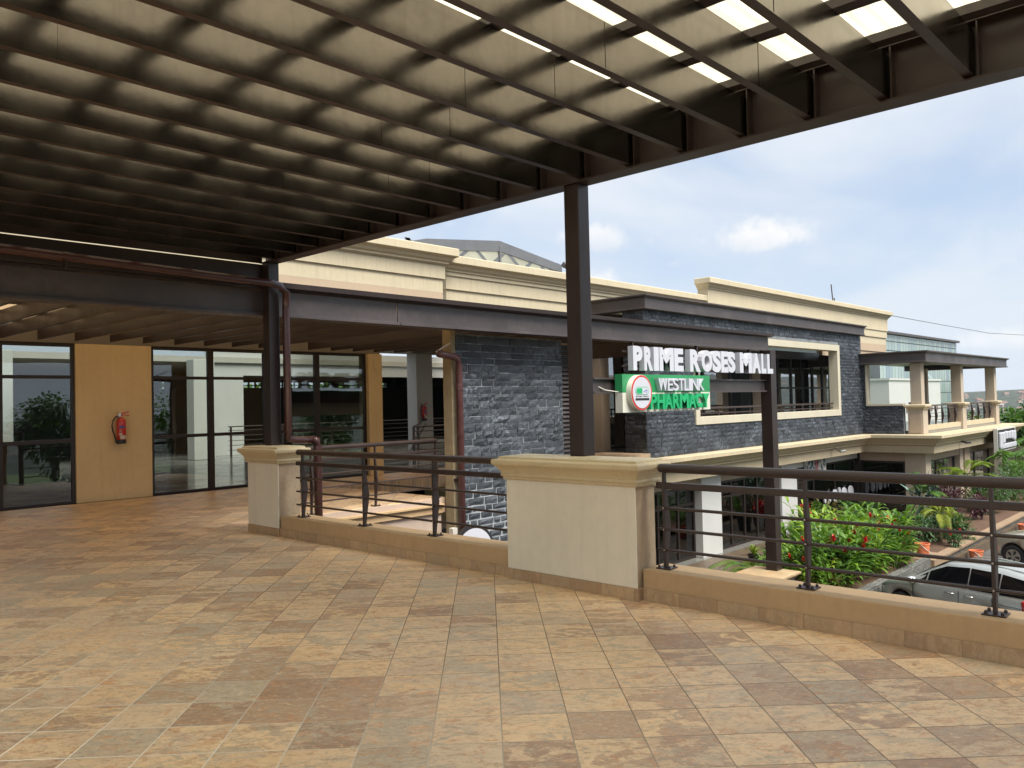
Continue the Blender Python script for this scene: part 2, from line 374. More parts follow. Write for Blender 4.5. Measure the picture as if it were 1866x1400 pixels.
# ------------------------------------------------------------------ sky, sun, camera
def build_world():
    w = bpy.data.worlds.new("World"); S.world = w; w.use_nodes = True
    t = w.node_tree; n = t.nodes; n.clear()
    def nd(typ, **k):
        x = n.new('ShaderNode'+typ)
        for a,v in k.items(): setattr(x,a,v)
        return x
    L = t.links.new
    out = nd('OutputWorld'); bg = nd('Background'); L(bg.outputs[0], out.inputs[0]); bg.inputs[1].default_value = SKY_STRENGTH
    sky = nd('TexSky', sky_type='NISHITA'); sky.sun_disc = False
    sky.sun_elevation = radians(SUN_EL); sky.sun_rotation = radians(90-SUN_AZ)
    sky.air_density = 1.0; sky.dust_density = 1.5; sky.ozone_density = 1.0; sky.altitude = 1150
    tc = nd('TexCoord'); sep = nd('SeparateXYZ'); L(tc.outputs['Generated'], sep.inputs[0])
    def mth(op,a,b=0.):
        x = nd('Math', operation=op)
        for i,v in ((0,a),(1,b)):
            if hasattr(v,'is_output'): L(v,x.inputs[i])
            else: x.inputs[i].default_value = v
        return x.outputs[0]
    def comb(a,b,c):
        x = nd('CombineXYZ')
        for i,v in enumerate((a,b,c)):
            if hasattr(v,'is_output'): L(v,x.inputs[i])
            else: x.inputs[i].default_value = v
        return x.outputs[0]
    def nz(v,sc,de,ro,di=0):
        x = nd('TexNoise'); L(v,x.inputs['Vector']); x.inputs['Scale'].default_value=sc; x.inputs['Detail'].default_value=de
        x.inputs['Roughness'].default_value=ro; x.inputs['Distortion'].default_value=di; return x.outputs['Fac']
    def mr(v,a,b,c,d,smooth=True):
        x = nd('MapRange'); x.interpolation_type = 'SMOOTHSTEP' if smooth else 'LINEAR'; L(v,x.inputs[0])
        for i,k in enumerate((a,b,c,d)): x.inputs[i+1].default_value = k
        return x.outputs[0]
    def mix(f,a,b):
        x = nd('MixRGB')
        if hasattr(f,'is_output'): L(f,x.inputs[0])
        else: x.inputs[0].default_value = f
        for i,v in ((1,a),(2,b)):
            if hasattr(v,'is_output'): L(v,x.inputs[i])
            else: x.inputs[i].default_value = (*v,1)
        return x.outputs[0]
    z = mth('MAXIMUM', sep.outputs[2], 0.0)
    den = mth('ADD', z, .12)
    px = mth('DIVIDE', sep.outputs[0], den); py = mth('DIVIDE', sep.outputs[1], den)
    K = 2**-EXPO/SKY_STRENGTH
    # high thin veil, streaked
    rx = mth('ADD', mth('MULTIPLY',px,.8), mth('MULTIPLY',py,.6)); ry = mth('SUBTRACT', mth('MULTIPLY',py,.8), mth('MULTIPLY',px,.6))
    veil = nz(comb(mth('MULTIPLY',rx,.45), mth('MULTIPLY',ry,.9), 3.1), 1.0, 6, .52, .6)
    col = mix(.62, sky.outputs[0], tuple(c*K for c in (.44,.60,.84)))
    col = mix(mr(veil,.30,.60,.15,.92), col, tuple(c*K for c in (.85,.90,.97)))
    # whiter towards the horizon
    hz = mr(z, 0, .30, .70, 0)
    col = mix(hz, col, tuple(c*K for c in (.74,.83,.94)))
    # heaped clouds
    g = nz(comb(px,py,1.7), 1.15, 9, .60, .2)
    lowm = mr(z,.02,.10,0,1)
    col = mix(mth('MULTIPLY', mth('MULTIPLY', mr(g,.60,.74,0,.85), lowm), mr(z,.2,.5,1,.25)), col, tuple(c*K for c in (.95,.96,1.0)))
    # single puffs: (azimuth deg from +X towards +Y, elevation deg, half width deg, half height deg)
    nrm = nd('VectorMath', operation='NORMALIZE'); L(tc.outputs['Generated'], nrm.inputs[0])
    d3 = nrm.outputs[0]
    wob = nz(d3, 26, 7, .62, .0); wob2 = nz(d3, 70, 5, .6)
    sh = nz(d3, 18, 5, .6)
    for az, el, aw, ah, st in PUFFS:
        a = radians(az); e = radians(el)
        ctr = Vector((cos(e)*cos(a), cos(e)*sin(a), sin(e))); r = Vector((sin(a), -cos(a), 0)); u = r.cross(ctr)
        def dot(v):
            x = nd('VectorMath', operation='DOT_PRODUCT'); L(d3,x.inputs[0]); x.inputs[1].default_value = v; return x.outputs['Value']
        X = mth('DIVIDE', dot(r), radians(aw)); Y = mth('DIVIDE', dot(u), radians(ah))
        front = mth('GREATER_THAN', dot(ctr), 0)
        Yb = mth('MULTIPLY', Y, 1.0)
        lowY = mth('MULTIPLY', mth('MINIMUM', Y, 0), .7)      # flatter base
        Y2 = mth('ADD', Yb, lowY)
        rr = mth('SQRT', mth('ADD', mth('MULTIPLY',X,X), mth('MULTIPLY',Y2,Y2)))
        d = mth('ADD', mth('SUBTRACT', 1, rr), mth('ADD', mth('MULTIPLY', mth('SUBTRACT',wob,.5), 2.1), mth('MULTIPLY', mth('SUBTRACT',wob2,.5), .7)))
        m = mth('MULTIPLY', mth('MULTIPLY', mr(d,-.1,.75,0,1), st), front)
        shade = mr(mth('ADD', mth('MULTIPLY',Y,.5), sh), .1, .75, 0, 1)
        cc = mix(shade, tuple(c*K for c in (.78,.84,.93)), tuple(c*K for c in (1.02,1.02,1.02)))
        col = mix(m, col, cc)
    L(col, bg.inputs[0])
SKY_STRENGTH = .10; EXPO = .85; HAZE = .00009
SUN_EL = 58; SUN_AZ = -98          # direction of the sun: azimuth from +X towards +Y
PUFFS = [(36.6,11.1,2.9,1.35,.8),(26.0,10.6,4.1,1.6,.98),(37.0,8.0,2.6,1.1,.85),(7.2,3.2,3.6,1.0,.8),(12.3,3.0,2.4,.9,.6)]
build_world()
sun = bpy.data.lights.new('sun','SUN'); sun.energy = 4.3; sun.angle = radians(38); sun.color = (1,.96,.88)
so = bpy.data.objects.new('sun', sun); C.objects.link(so)
e,a = radians(SUN_EL), radians(SUN_AZ)
so.rotation_euler = Vector((cos(e)*cos(a), cos(e)*sin(a), sin(e))).to_track_quat('Z','Y').to_euler()
so.location = (0,-10,30)

cam = bpy.data.cameras.new('camera'); co = bpy.data.objects.new('camera', cam); C.objects.link(co); S.camera = co
cam.sensor_width = 36; cam.lens = 36*1485.8/1866; cam.clip_end = 6000; cam.clip_start = .05
yaw, pit, rol = radians(43.1285), radians(1.3918), radians(-1.3197)
f = Vector((cos(pit)*cos(yaw), cos(pit)*sin(yaw), sin(pit))); r = Vector((sin(yaw), -cos(yaw), 0)); u = r.cross(f)
r2 = r*cos(rol)+u*sin(rol); u2 = -r*sin(rol)+u*cos(rol)
mw = Matrix((r2, u2, -f)).transposed().to_4x4(); mw.translation = (0,0,H); co.matrix_world = mw

S.view_settings.view_transform = 'Standard'; S.view_settings.look = 'None'; S.view_settings.gamma = 1; S.view_settings.use_curve_mapping = False
S.view_settings.exposure = EXPO
S.cycles.use_denoising = True; S.cycles.max_bounces = 10; S.cycles.diffuse_bounces = 5; S.cycles.glossy_bounces = 4
S.cycles.transmission_bounces = 6; S.cycles.transparent_max_bounces = 16; S.cycles.caustics_reflective = False; S.cycles.caustics_refractive = False
S.cycles.sample_clamp_indirect = 6
#PARTS#
# ================================================================== THE TERRACE
m = MB(); m.prism([(-12,-9),(5.8,-9),(5.8,10.6),(9.6,10.6),(9.6,13.9),(20.9,13.9),(20.9,15.62),(-12,15.62)],'z',-.25,0)
struct('floor', m, M['tile'])
one('retaining_wall', MB().box(5.5,5.8,-9,10.3,GZ,-.25), M['kerb'], 'tall brown wall under the edge of the tiled terrace', 'wall')

def rect_loop(x0,x1,y0,y1,z): return [(x0,y0,z),(x1,y0,z),(x1,y1,z),(x0,y1,z)]
def pillar(name, label, x0,x1,y0,y1, zt=.92):
    t = T(name, label, 'pillar', ((x0+x1)/2,(y0+y1)/2,0))
    P('shaft', MB().box(x0+.012,x1,y0+.012,y1-.012,0,zt), M['rough_plaster'], t, bev=.006)
    P('painted_panel', MB().box(x0,x0+.010,y0+.004,y1-.004,.1,zt), M['cream_panel'], t, bev=.002)
    sk = MB(); n = max(1,round((y1-y0)/.33))
    sk.box(x0-.004,x0+.011,y0-.004,y1+.004,0,.098); sk.box(x0+.0115,x1,y0-.004,y0+.010,0,.098)
    P('skirting', sk, M['tile_skirt'], t, bev=.002)
    cp = MB(); L = []
    for o,z in ((.012,zt-.012),(.02,zt),(.02,zt+.018),(.034,zt+.022),(.036,zt+.038),(.03,zt+.045),(.04,zt+.07),(.06,zt+.10),(.078,zt+.118),(.092,zt+.126),(.097,zt+.14),(.097,zt+.165),(.09,zt+.175),(.05,zt+.178),(.045,zt+.20),(.0,zt+.206)):
        L.append(rect_loop(x0-o,x1+o,y0-o,y1+o,z))
    cp.loft(L); P('cap', cp, M['cap'], t, bev=.003)
    return t
pillar('masonry_pillar','wide cream pillar carrying the tall brown post between the two long railings',5.44,5.73,3.77,5.20)
pillar('masonry_pillar','narrower cream pillar under the post with the red brown downpipe',5.48,5.80,9.20,9.96)

def low_wall(y0,y1,label):
    t = T('low_wall', label, 'low wall', (5.65,(y0+y1)/2,0))
    P('kerb', MB().box(5.5,5.82,y0,y1,-.24,.25), M['kerb'], t, bev=.008)
    P('skirting', MB().box(5.486,5.499,y0,y1,0,.1), M['tile_skirt'], t, bev=.002)
low_wall(5.21,9.19,'brown low wall under the railing between the two cream pillars')
low_wall(-9,3.76,'brown low wall running from the wide pillar out of view at the right')

def railing(label, axis, c, a, b, posts, z0=.25, ztop=1.09, out=1):
    # axis 'y': runs along Y at X=c; axis 'x': along X at Y=c
    t = T('railing', label, 'railing', (c,(a+b)/2,z0) if axis=='y' else ((a+b)/2,c,z0))
    def pt(s,o,z): return (c+o,s,z) if axis=='y' else (s,c+o,z)
    hr = .036
    zt = ztop-hr
    P('handrail', MB().tube([pt(a,0,zt),pt(b,0,zt)], hr, 16), M['rail'], t, smooth=False, mods=None, bev=.006)
    k = (ztop-z0)/.84
    # flat upper bar
    bx = MB(); zb = z0+.665*k
    if axis=='y': bx.box(c-.02,c+.02,a-.03,b+.03,zb-.026,zb+.026)
    else: bx.box(a-.03,b+.03,c-.02,c+.02,zb-.026,zb+.026)
    P('flat_bar', bx, M['rail'], t, bev=.008)
    for h in (.485,.315,.15):
        P('thin_bar', MB().tube([pt(a-.03,-.005,z0+h*k),pt(b+.03,-.005,z0+h*k)], .0125, 8), M['rail'], t)
    for s in posts:
        pl = [(-.022,0),(.018,0),(.028,.08),(.062,.30),(.066,.345),(.058,.40),(.022,.62),(.016,.64),(.016,.79),(-.016,.79),(-.022,.62)]
        poly = [(x*out,z0+.012+z*k) for x,z in pl]
        pm = MB(); th = .011
        if axis=='y': pm.prism([(c+p[0],p[1]) for p in poly],'y',s-th,s+th)
        else: pm.prism([(c+p[0],p[1]) for p in poly],'x',s-th,s+th)
        po = P('post', pm, M['rail'], t, bev=.003)
        bp = MB()
        if axis=='y': bp.box(c-.055,c+.065,s-.065,s+.065,z0,z0+.011)
        else: bp.box(s-.065,s+.065,c-.055,c+.065,z0,z0+.011)
        for dx in (-.035,.045):
            for dy in (-.045,.045):
                q = pt(s+dy,dx,0); bp.lathe([(.011,z0+.011),(.011,z0+.024),(.006,z0+.03)],q[0],q[1],6)
        P('base_plate', bp, M['rail'], po, bev=.002)
        for h in (.485,.315,.15):
            q = pt(s,-.02*out,z0+h*k); P('bolt', MB().tube([q, pt(s,-.03*out,z0+h*k)], .006, 6), M['chrome'], po)
    return t
railing('dark brown railing between the two cream pillars','y',5.63,5.22,8.98,[8.88,7.62,6.42])
railing('long dark brown railing at the right in front of the parked cars','y',5.63,-8.5,3.66,[3.62-1.165*i for i in range(11)])
railing('dark railing along the corridor behind the narrow pillar','x',10.66,5.9,9.42,[6.9,8.1,9.40],z0=.0,ztop=1.03,out=-1)

# ================================================================== UPPER CANOPY OVER THE TERRACE
Y0,Y1,XL = -3.3,9.76,-0.5  # unseen near and left edges cut short to let daylight underneath
cz = 3.53
can = T('canopy','high brown steel canopy with pale translucent roofing over the terrace','canopy',(5.68,4.5,0))
bm_ = MB(); bm_.box(5.59,5.775,Y0,Y1,cz,cz+.016); bm_.box(5.59,5.775,Y0,Y1,cz+.36,cz+.376)
P('beam_flange', bm_, M['steel'], can, bev=.002)
wb = MB(); wb.box(5.676,5.69,Y0,Y1,cz+.016,cz+.36); P('beam_web', wb, M['steel'], can)
st = MB(); y = 1.326-.508*18
while y < Y1-.1:
    if y > Y0: st.box(5.595,5.676,y-.062,y-.054,cz+.016,cz+.36)
    y += .508
P('stiffener', st, M['steel'], can)['kind'] = 'stuff'
y = 1.326-.508*18; jz = 3.56; proto = None
while y < Y1-.12:
    if y > Y0:
        j = MB()
        # folded channel: web towards the camera, flanges behind it
        j.box(XL,5.672,y-.03,y-.022,jz,jz+.285); j.box(XL,5.672,y-.022,y+.03,jz,jz+.008); j.box(XL,5.672,y-.022,y+.03,jz+.277,jz+.285)
        # weld seams and drips on the web
        for k in range(3):
            sx = 4.9-k*2.9-random.random()*1.5
            j.box(sx,sx+.006,y-.0325,y-.03,jz+.01,jz+.28)
        jo = P('joist', j, [M['joist'], M['steel']], can)
        for q in range(18): 
            if q != 2: jo.data.polygons[q].material_index = 1  # shade put into the colour: all faces but the web front go dark
    y += .508
x = 5.42
while x > XL:
    P('purlin', MB().box(x-.055,x+.055,Y0,Y1,jz+.289,jz+.345), M['purlin'], can); x -= .648
# corrugated translucent sheet
sh = MB(); nx = 2; zs = jz+.36; n = 900
for ya,yb,mt,nn in ((Y0-.15,7.6,'roof_sheet',700),(7.5,Y1+.1,'dimming_sheet',180)):
    sh = MB(); vs = []
    for i in range(nn+1):
        yy = ya+(yb-ya)*i/nn; zz = zs+.012*sin(yy*2*pi/.11)+(.03 if mt=='dimming_sheet' else 0); vs += [(XL,yy,zz),(5.9,yy,zz)]
    sh.add(vs,[(2*i,2*i+1,2*i+3,2*i+2) for i in range(nn)])
    P('roof_sheet', sh, M[mt], can, smooth=True)
P('post', MB().box(5.62,5.775,4.42,4.58,1.125,cz), M['steel'], can, bev=.006)
P('post', MB().box(5.62,5.775,9.60,9.76,1.125,cz), M['steel'], can, bev=.006)
# end flashing that closes the far side
P('end_flashing', MB().box(XL,5.618,Y1-.012,Y1,3.20,3.52).box(XL,5.618,Y1-.012,Y1,3.534,jz+.33), M['steel'], can)
for xx,yy in ((-.3,Y0+.1),(-.3,Y1-.2)): P('post', MB().box(xx-.08,xx+.08,yy,yy+.16,0,jz), M['steel'], can)

# gutter pipe along the canopy's far edge and the downpipe at the post
pp = T('gutter_pipe','long red brown pipe under the canopy edge turning down beside the post','pipe',(5.8,9.48,1.1))
P('pipe', MB().tube([(-.6,9.46,3.386),(2.5,9.46,3.31),(5.55,9.46,3.235),(5.70,9.46,3.215),(5.80,9.47,3.13),(5.80,9.48,2.9),(5.80,9.48,1.30),(5.815,9.48,1.215),(5.90,9.48,1.19),(6.20,9.48,1.175)],.05,14), M['dark_pipe'], pp, smooth=True)
P('elbow', MB().tube([(6.17,9.48,1.178),(6.235,9.48,1.165),(6.245,9.48,1.09),(6.245,9.48,-3.0)],.056,14), M['dark_pipe'], pp, smooth=True)
for xx in (-1.2,3.1):
    zz = 3.31-(xx-2.5)*.0245
    P('clamp', MB().lathe([(.058,xx-.02),(.058,xx+.02)],0,0,14) if 0 else MB().tube([(xx-.022,9.46,zz),(xx+.022,9.46,zz)],.058,14), M['dark_pipe'], pp)
    P('bracket', MB().box(xx-.012,xx+.012,9.40,9.47,zz-.14,zz-.045), M['steel'], pp)

# ================================================================== LOWER CANOPY (runs along X over the corridor)
lc = T('canopy','lower brown steel canopy over the shop corridor, ending above the mall sign','canopy',(20.2,9.9,0))
def beamB(x0,x1,mat=M['fascia']):
    b = MB()
    b.box(x0,x1,9.79,9.99,2.875,2.893); b.box(x0,x1,9.77,10.02,2.845,2.8735)
    b.box(x0,x1,9.85,9.87,2.895,3.20)
    return b
P('beam', beamB(-11,7.96), M['fascia'], lc, bev=.003)
P('beam', beamB(7.975,20.55), M['fascia'], lc, bev=.003)
g = MB()
g.prism([(9.80,3.21),(9.72,3.235),(9.715,3.305),(9.73,3.305),(9.735,3.245),(9.80,3.225),(10.1,3.225),(10.1,3.21)],'x',-11,20.62)
P('gutter', g, M['steel'], lc)
x = -10.3
while x < 20.3:
    if not (9.2 < x < 9.6):
        P('joist', MB().box(x-.025,x+.025,10.0,15.6,2.90,3.10), M['steel'], lc)
    x += .60
for yy in (11.2,12.4,13.6,14.8):
    P('purlin', MB().box(-11,20.4,yy-.04,yy+.04,3.104,3.15), M['steel'], lc)
sh = MB(); n = 420
vs = []
for i in range(n+1):
    xx = -11+31.5*i/n; zz = .014*sin(xx*2*pi/.15)
    vs += [(xx,10.05,3.19+zz),(xx,15.68,3.17+zz)]
sh.add(vs,[(2*i,2*i+1,2*i+3,2*i+2) for i in range(n)])
P('roof_sheet', sh, M['low_sheet'], lc, smooth=True)
P('post', MB().box(20.09,20.40,9.58,9.88,-2.89,2.845), M['steel'], lc, bev=.008)
P('sign_beam', MB().box(12.7,20.09,9.76,9.78,1.80,2.04), M['fascia'], lc)
P('sign_beam_flange', MB().box(12.7,20.09,9.70,9.86,1.76,1.798).box(12.7,20.09,9.70,9.86,2.042,2.075), M['fascia'], lc)
for xx in (14.2,16.8,19.4): P('hanger', MB().box(xx-.03,xx+.03,9.80,9.86,2.08,2.845), M['steel'], lc)

# ================================================================== LETTERING
def glyph(ch, h, depth, bold=.0):
    cu = bpy.data.curves.new('letter','FONT'); cu.body = ch; cu.size = 1; cu.extrude = .5; cu.offset = bold; cu.resolution_u = 4
    o = bpy.data.objects.new('letter', cu); C.objects.link(o)
    dg = bpy.context.evaluated_depsgraph_get(); me = bpy.data.meshes.new_from_object(o.evaluated_get(dg))
    bpy.data.objects.remove(o); bpy.data.curves.remove(cu)
    vs = [v.co.copy() for v in me.vertices]; fs = [tuple(p.vertices) for p in me.polygons]; bpy.data.meshes.remove(me)
    x0=min(v.x for v in vs); x1=max(v.x for v in vs); y0=min(v.y for v in vs); y1=max(v.y for v in vs)
    return [((v.x-x0)/(x1-x0),(v.y-y0)/(y1-y0),v.z) for v in vs], fs
def letter(ch, x0, x1, z0, z1, yf, depth, mat, parent, bold=.03):
    vs, fs = glyph(ch, 1, 1, bold)
    m = MB(); m.add([(x0+(x1-x0)*v[0], yf+(.5-v[2])*depth, z0+(z1-z0)*v[1]) for v in vs], fs)
    return P('letter', m, mat, parent)
sg = T('mall_sign','row of large white block letters standing above the green pharmacy board','sign',(16.8,9.6,2.2))
px = [('P',1146,1162),('R',1166,1181),('I',1184,1193),('M',1193,1219),('E',1221,1237),('R',1250,1268),('O',1271,1290),('S',1291,1306),('E',1307,1319),('S',1319,1332),('M',1341,1362),('A',1364,1378),('L',1380,1388),('L',1391,1401)]
def xat(p):      # picture column -> metres along the sign, measured on the photograph
    tab = [(1143,13.69),(1181,14.44),(1217,15.21),(1245,15.83),(1288,16.86),(1314,17.53),(1337,18.15),(1360,18.80),(1400,20.0)]
    for (a,va),(b,vb) in zip(tab,tab[1:]):
        if p<=b: return va+(vb-va)*(p-a)/(b-a)
    return 20+(p-1400)*.03
for ch,a,b in px:
    letter(ch, xat(a)+.01, xat(b)+.03, 2.225, 2.725, 9.50, .13, M['letter'], sg, .055)
P('rail', MB().box(13.6,20.05,9.66,9.69,2.30,2.34).box(13.6,20.05,9.66,9.69,2.60,2.64), M['steel'], sg)
ps = T('pharmacy_sign','green and cream pharmacy board with an oval emblem and raised letters under the white lettering','sign',(15.0,9.55,1.36))
XA,XB = 13.30,16.72
P('green_panel', MB().box(XA,XB,9.46,9.64,1.77,2.14), M['green'], ps, bev=.003)
P('cream_panel', MB().box(XA,XB,9.462,9.64,1.37,1.7695), M['cream_sign'], ps, bev=.003)
def oval(rx, rz, cx, czz, y0, y1, n=48):
    m = MB(); m.prism([(cx+rx*cos(2*pi*k/n), czz+rz*sin(2*pi*k/n)) for k in range(n)],'y',y0,y1); return m
P('emblem_edge', oval(.375,.36,13.79,1.765,9.34,9.459), M['cream_sign'], ps)
P('emblem_ring', oval(.365,.352,13.79,1.765,9.334,9.339), M['red'], ps)
em = P('emblem_face', oval(.325,.315,13.79,1.765,9.329,9.3335), M['letter'], ps)
def capsule(cx, cz_, hw, hh, y0, y1, part):
    pts = []
    if part in ('l','f'): pts += [(cx-hw+hh+hh*cos(pi/2+pi*k/10), cz_+hh*sin(pi/2+pi*k/10)) for k in range(11)]
    if part=='l': pts += [(cx,cz_-hh),(cx,cz_+hh)]
    if part=='f': pts += [(cx+hw-hh+hh*cos(-pi/2+pi*k/10), cz_+hh*sin(-pi/2+pi*k/10)) for k in range(11)]
    m = MB(); m.prism(pts,'y',y0,y1); return m
P('pill_outline', capsule(13.79,1.80,.235,.082,9.326,9.3285,'f'), M['green_letter'], em)
P('pill_face', capsule(13.79,1.80,.222,.070,9.3235,9.3255,'f'), M['letter'], em)
P('pill_half', capsule(13.79,1.80,.205,.055,9.321,9.323,'l'), M['green_letter'], em)
sn = MB(); sn.tube([(13.84,9.322,1.79),(13.88,9.322,1.785),(13.90,9.322,1.805),(13.93,9.322,1.825),(13.965,9.322,1.81),(13.955,9.322,1.775),(13.93,9.322,1.77)],.007,6); P('curl', sn, M['blue_label'], em)
def words(txt, x0, x1, z0, z1, yf, depth, mat, parent, bold, name='small_lettering'):
    mm = MB(); n = len(txt); w = (x1-x0)/n
    for i,ch in enumerate(txt):
        if ch==' ': continue
        vs, fs = glyph(ch,1,1,bold); mm.add([(x0+w*(i+.08)+w*.84*v[0], yf+(.5-v[2])*depth, z0+(z1-z0)*v[1]) for v in vs], fs)
    return P(name, mm, mat, parent)
words('WESTLINK PHARMACY',13.56,14.02,1.675,1.70,9.326,.003,M['fascia'],em,.0)
P('strapline_band', MB().box(13.55,14.04,9.3255,9.328,1.61,1.655), M['black'], em)
for i,ch in enumerate('WESTLINK'):
    w = [.30,.17,.19,.19,.16,.09,.24,.22]; g0 = sum(w[:i]); sc = (16.32-14.45)/sum(w)
    letter(ch, 14.45+g0*sc, 14.45+(g0+w[i]*.96)*sc, 1.80, 2.065, 9.36, .10, M['letter'], ps, .01)
for i,ch in enumerate('PHARMACY'):
    w = [.2,.23,.25,.22,.29,.25,.22,.24]; g0 = sum(w[:i]); sc = (16.53-14.14)/sum(w)
    letter(ch, 14.14+g0*sc, 14.14+(g0+w[i]*.95)*sc, 1.42, 1.735, 9.36, .10, M['green_letter'], ps, .03)
one('cable', MB().tube([(12.6,9.85,2.02),(12.85,9.8,1.93),(13.05,9.7,1.83),(13.2,9.6,1.80),(13.31,9.56,1.785)],.011,6), M['paper'], 'white cable sagging from the brown beam to the green sign board','cable')
def blocks(m, u0, u1, z0, z1, face, axis='y', bw=.30, bh=.127, holes=(), seed=1, depth=.036, gap=.0065, gaplow=None):
    """rough split-faced stones laid in courses on a wall plane; axis is the plane's normal, face its position (stones stand out towards minus)"""
    rnd = random.Random(seed); z = z0; row = 0
    while z < z1-.02:
        h = bh*rnd.uniform(.86,1.14); zt = min(z1, z+h); u = u0-rnd.random()*bw*.6
        g = gap if gaplow is None else gap+max(0,min(1,(gaplow-z)/1.2))*.016
        while u < u1-.01:
            w = bw*rnd.choice((.6,.8,1,1.1,1.35)); a, b_ = max(u,u0), min(u+w,u1); u += w
            if b_-a < .04: continue
            if any(a<hx1-.005 and b_>hx0+.005 and z<hz1-.005 and zt>hz0+.005 for hx0,hx1,hz0,hz1 in holes):
                # trim the stone against the opening
                for hx0,hx1,hz0,hz1 in holes:
                    if z<hz1 and zt>hz0:
                        if a < hx0 < b_: b_ = hx0
                        elif a < hx1 < b_: a = hx1
                        else: a = b_
                if b_-a < .04: continue
            base = depth*rnd.uniform(.30,1.15); ru = [a+g, a+(b_-a)*.33, a+(b_-a)*.68, b_-g]; rz = [z+g, z+(zt-z)*.5, zt-g]
            vs = []
            for j,zz in enumerate(rz):
                for i,uu in enumerate(ru):
                    edge = i in (0,3) or j in (0,2); d = base*(rnd.uniform(.35,.75) if edge else rnd.uniform(.7,1.35))
                    du = rnd.uniform(-.006,.006); dz = rnd.uniform(-.006,.006)
                    vs.append((uu+du, face-d, zz+dz) if axis=='y' else (face-d, uu+du, zz+dz))
            bk = [(ru[0],rz[0]),(ru[3],rz[0]),(ru[3],rz[2]),(ru[0],rz[2])]
            vs += [(p,face+.01,q) if axis=='y' else (face+.01,p,q) for p,q in bk]
            fs = [(j*4+i,j*4+i+1,j*4+i+5,j*4+i+4) for j in range(2) for i in range(3)]
            fs += [(0,12,13,3,2,1),(3,13,14,11,7),(11,14,15,8,9,10),(8,15,12,0,4)]
            m.add(vs, fs)
        z = zt; row += 1
    return m
M['sky_steel'] = paint('weathered_grey_steel', (.13,.135,.145), .5, var=.2, vscale=2, bump=.1)
M['int_grey'] = paint('dim_grey_wall', (.17,.155,.135), .8, bump=0)
# ================================================================== SHOPS AT THE BACK OF THE TERRACE
sb = T('shop_building','ochre and glass shop row at the back of the terrace under the lower canopy','building',(4,15.7,0))
P('wall', MB().box(5.31,6.66,15.68,15.95,0,2.86), M['tan_wall'], sb, bev=.004)
P('wall', MB().box(11.73,12.13,15.62,16.0,0,2.86), M['tan_wall'], sb, bev=.004)
P('wall', MB().box(-12,12.13,15.70,15.95,2.865,3.5), M['int_grey'], sb)
def shop_bay(x0, x1, muls, zt=2.86):
    fr = MB(); d0,d1 = 15.72,15.79
    fr.box(x0,x0+.055,d0,d1,0,zt); fr.box(x1-.055,x1,d0,d1,0,zt)
    fr.box(x0+.055,x1-.055,d0,d1,zt-.06,zt); fr.box(x0+.055,x1-.055,d0,d1,0,.05)
    ed = [x0+.055]
    for a,b in muls: fr.box(a,b,d0-.01,d1,.05,zt-.06); ed += [a,b]
    ed.append(x1-.055)
    for a,b in zip(ed[::2],ed[1::2]):
        fr.box(a,b,d0+.006,d1-.006,2.23,2.29); fr.box(a,b,d0+.006,d1-.006,1.085,1.15)
    f = P('window', fr, M['alu'], sb, bev=.004)
    for a,b in zip(ed[::2],ed[1::2]):
        P('pane', MB().box(a-.01,b+.01,15.752,15.758,.04,2.81), M['glass'], f)
shop_bay(-9,5.305,[(-6.2,-6.1),(-3.6,-3.5),(-1.1,-1.0),(1.5,1.6),(4.10,4.17)])
shop_bay(6.665,11.725,[(7.81,7.93),(9.05,9.15),(10.32,10.44)])
# rooms behind the glass
it = MB(); it.box(-12,32,15.96,40,-.06,-.005); struct('interior_floor', it, M['int_floor'])
cl = MB(); cl.box(-12,0,16.05,40,3.3,3.5); cl.box(0,27,16.05,20.5,3.3,3.5); cl.box(0,27,27.2,40,3.3,3.5); cl.box(27,32,16.05,40,3.3,3.5)  # unseen opening made wider than the skylight to brighten the rooms
P('ceiling', cl, M['int_ceil'], sb)
bw = MB(); z0,z1 = 2.72,3.06
bw.box(-12,32,39.6,39.9,0,z0); bw.box(-12,32,39.6,39.9,z1,3.3)
xs = [-12]
for x0 in (13.2,15.2,17.3,19.4,21.6,23.6,25.6,27.6,29.6): xs += [x0,x0+1.5]
xs.append(32)
for a,b in zip(xs[::2],xs[1::2]): bw.box(a,b,39.6,39.9,z0,z1)
P('back_wall', bw, M['int_dark'], sb)
gb = MB()
for a,b in zip(xs[1:-1:2],xs[2::2]):
    for k in range(1,4): gb.box(a+(b-a)*k/4-.03,a+(b-a)*k/4+.03,39.65,39.75,z0,z1)
    gb.box(a,b,39.66,39.74,(z0+z1)/2-.02,(z0+z1)/2+.02)
P('window_bars', gb, M['black'], sb)
P('side_wall', MB().box(-12,-11.7,16.1,39.5,0,3.3), M['off_white'], sb)
P('side_wall', MB().box(31.7,32,16.1,39.5,0,3.3), M['int_dark'], sb)
for cx,cy,s in ((12.65,25.9,.36),(17.6,38.6,.45),(17.35,20.3,.34),(6.2,24,.36),(.5,24,.36),(5.0,33,.4),(22.5,24,.36)):
    P('column', MB().box(cx-s,cx+s,cy-s*.5,cy+s*.9,0,3.29), M['off_white'], sb, bev=.01)
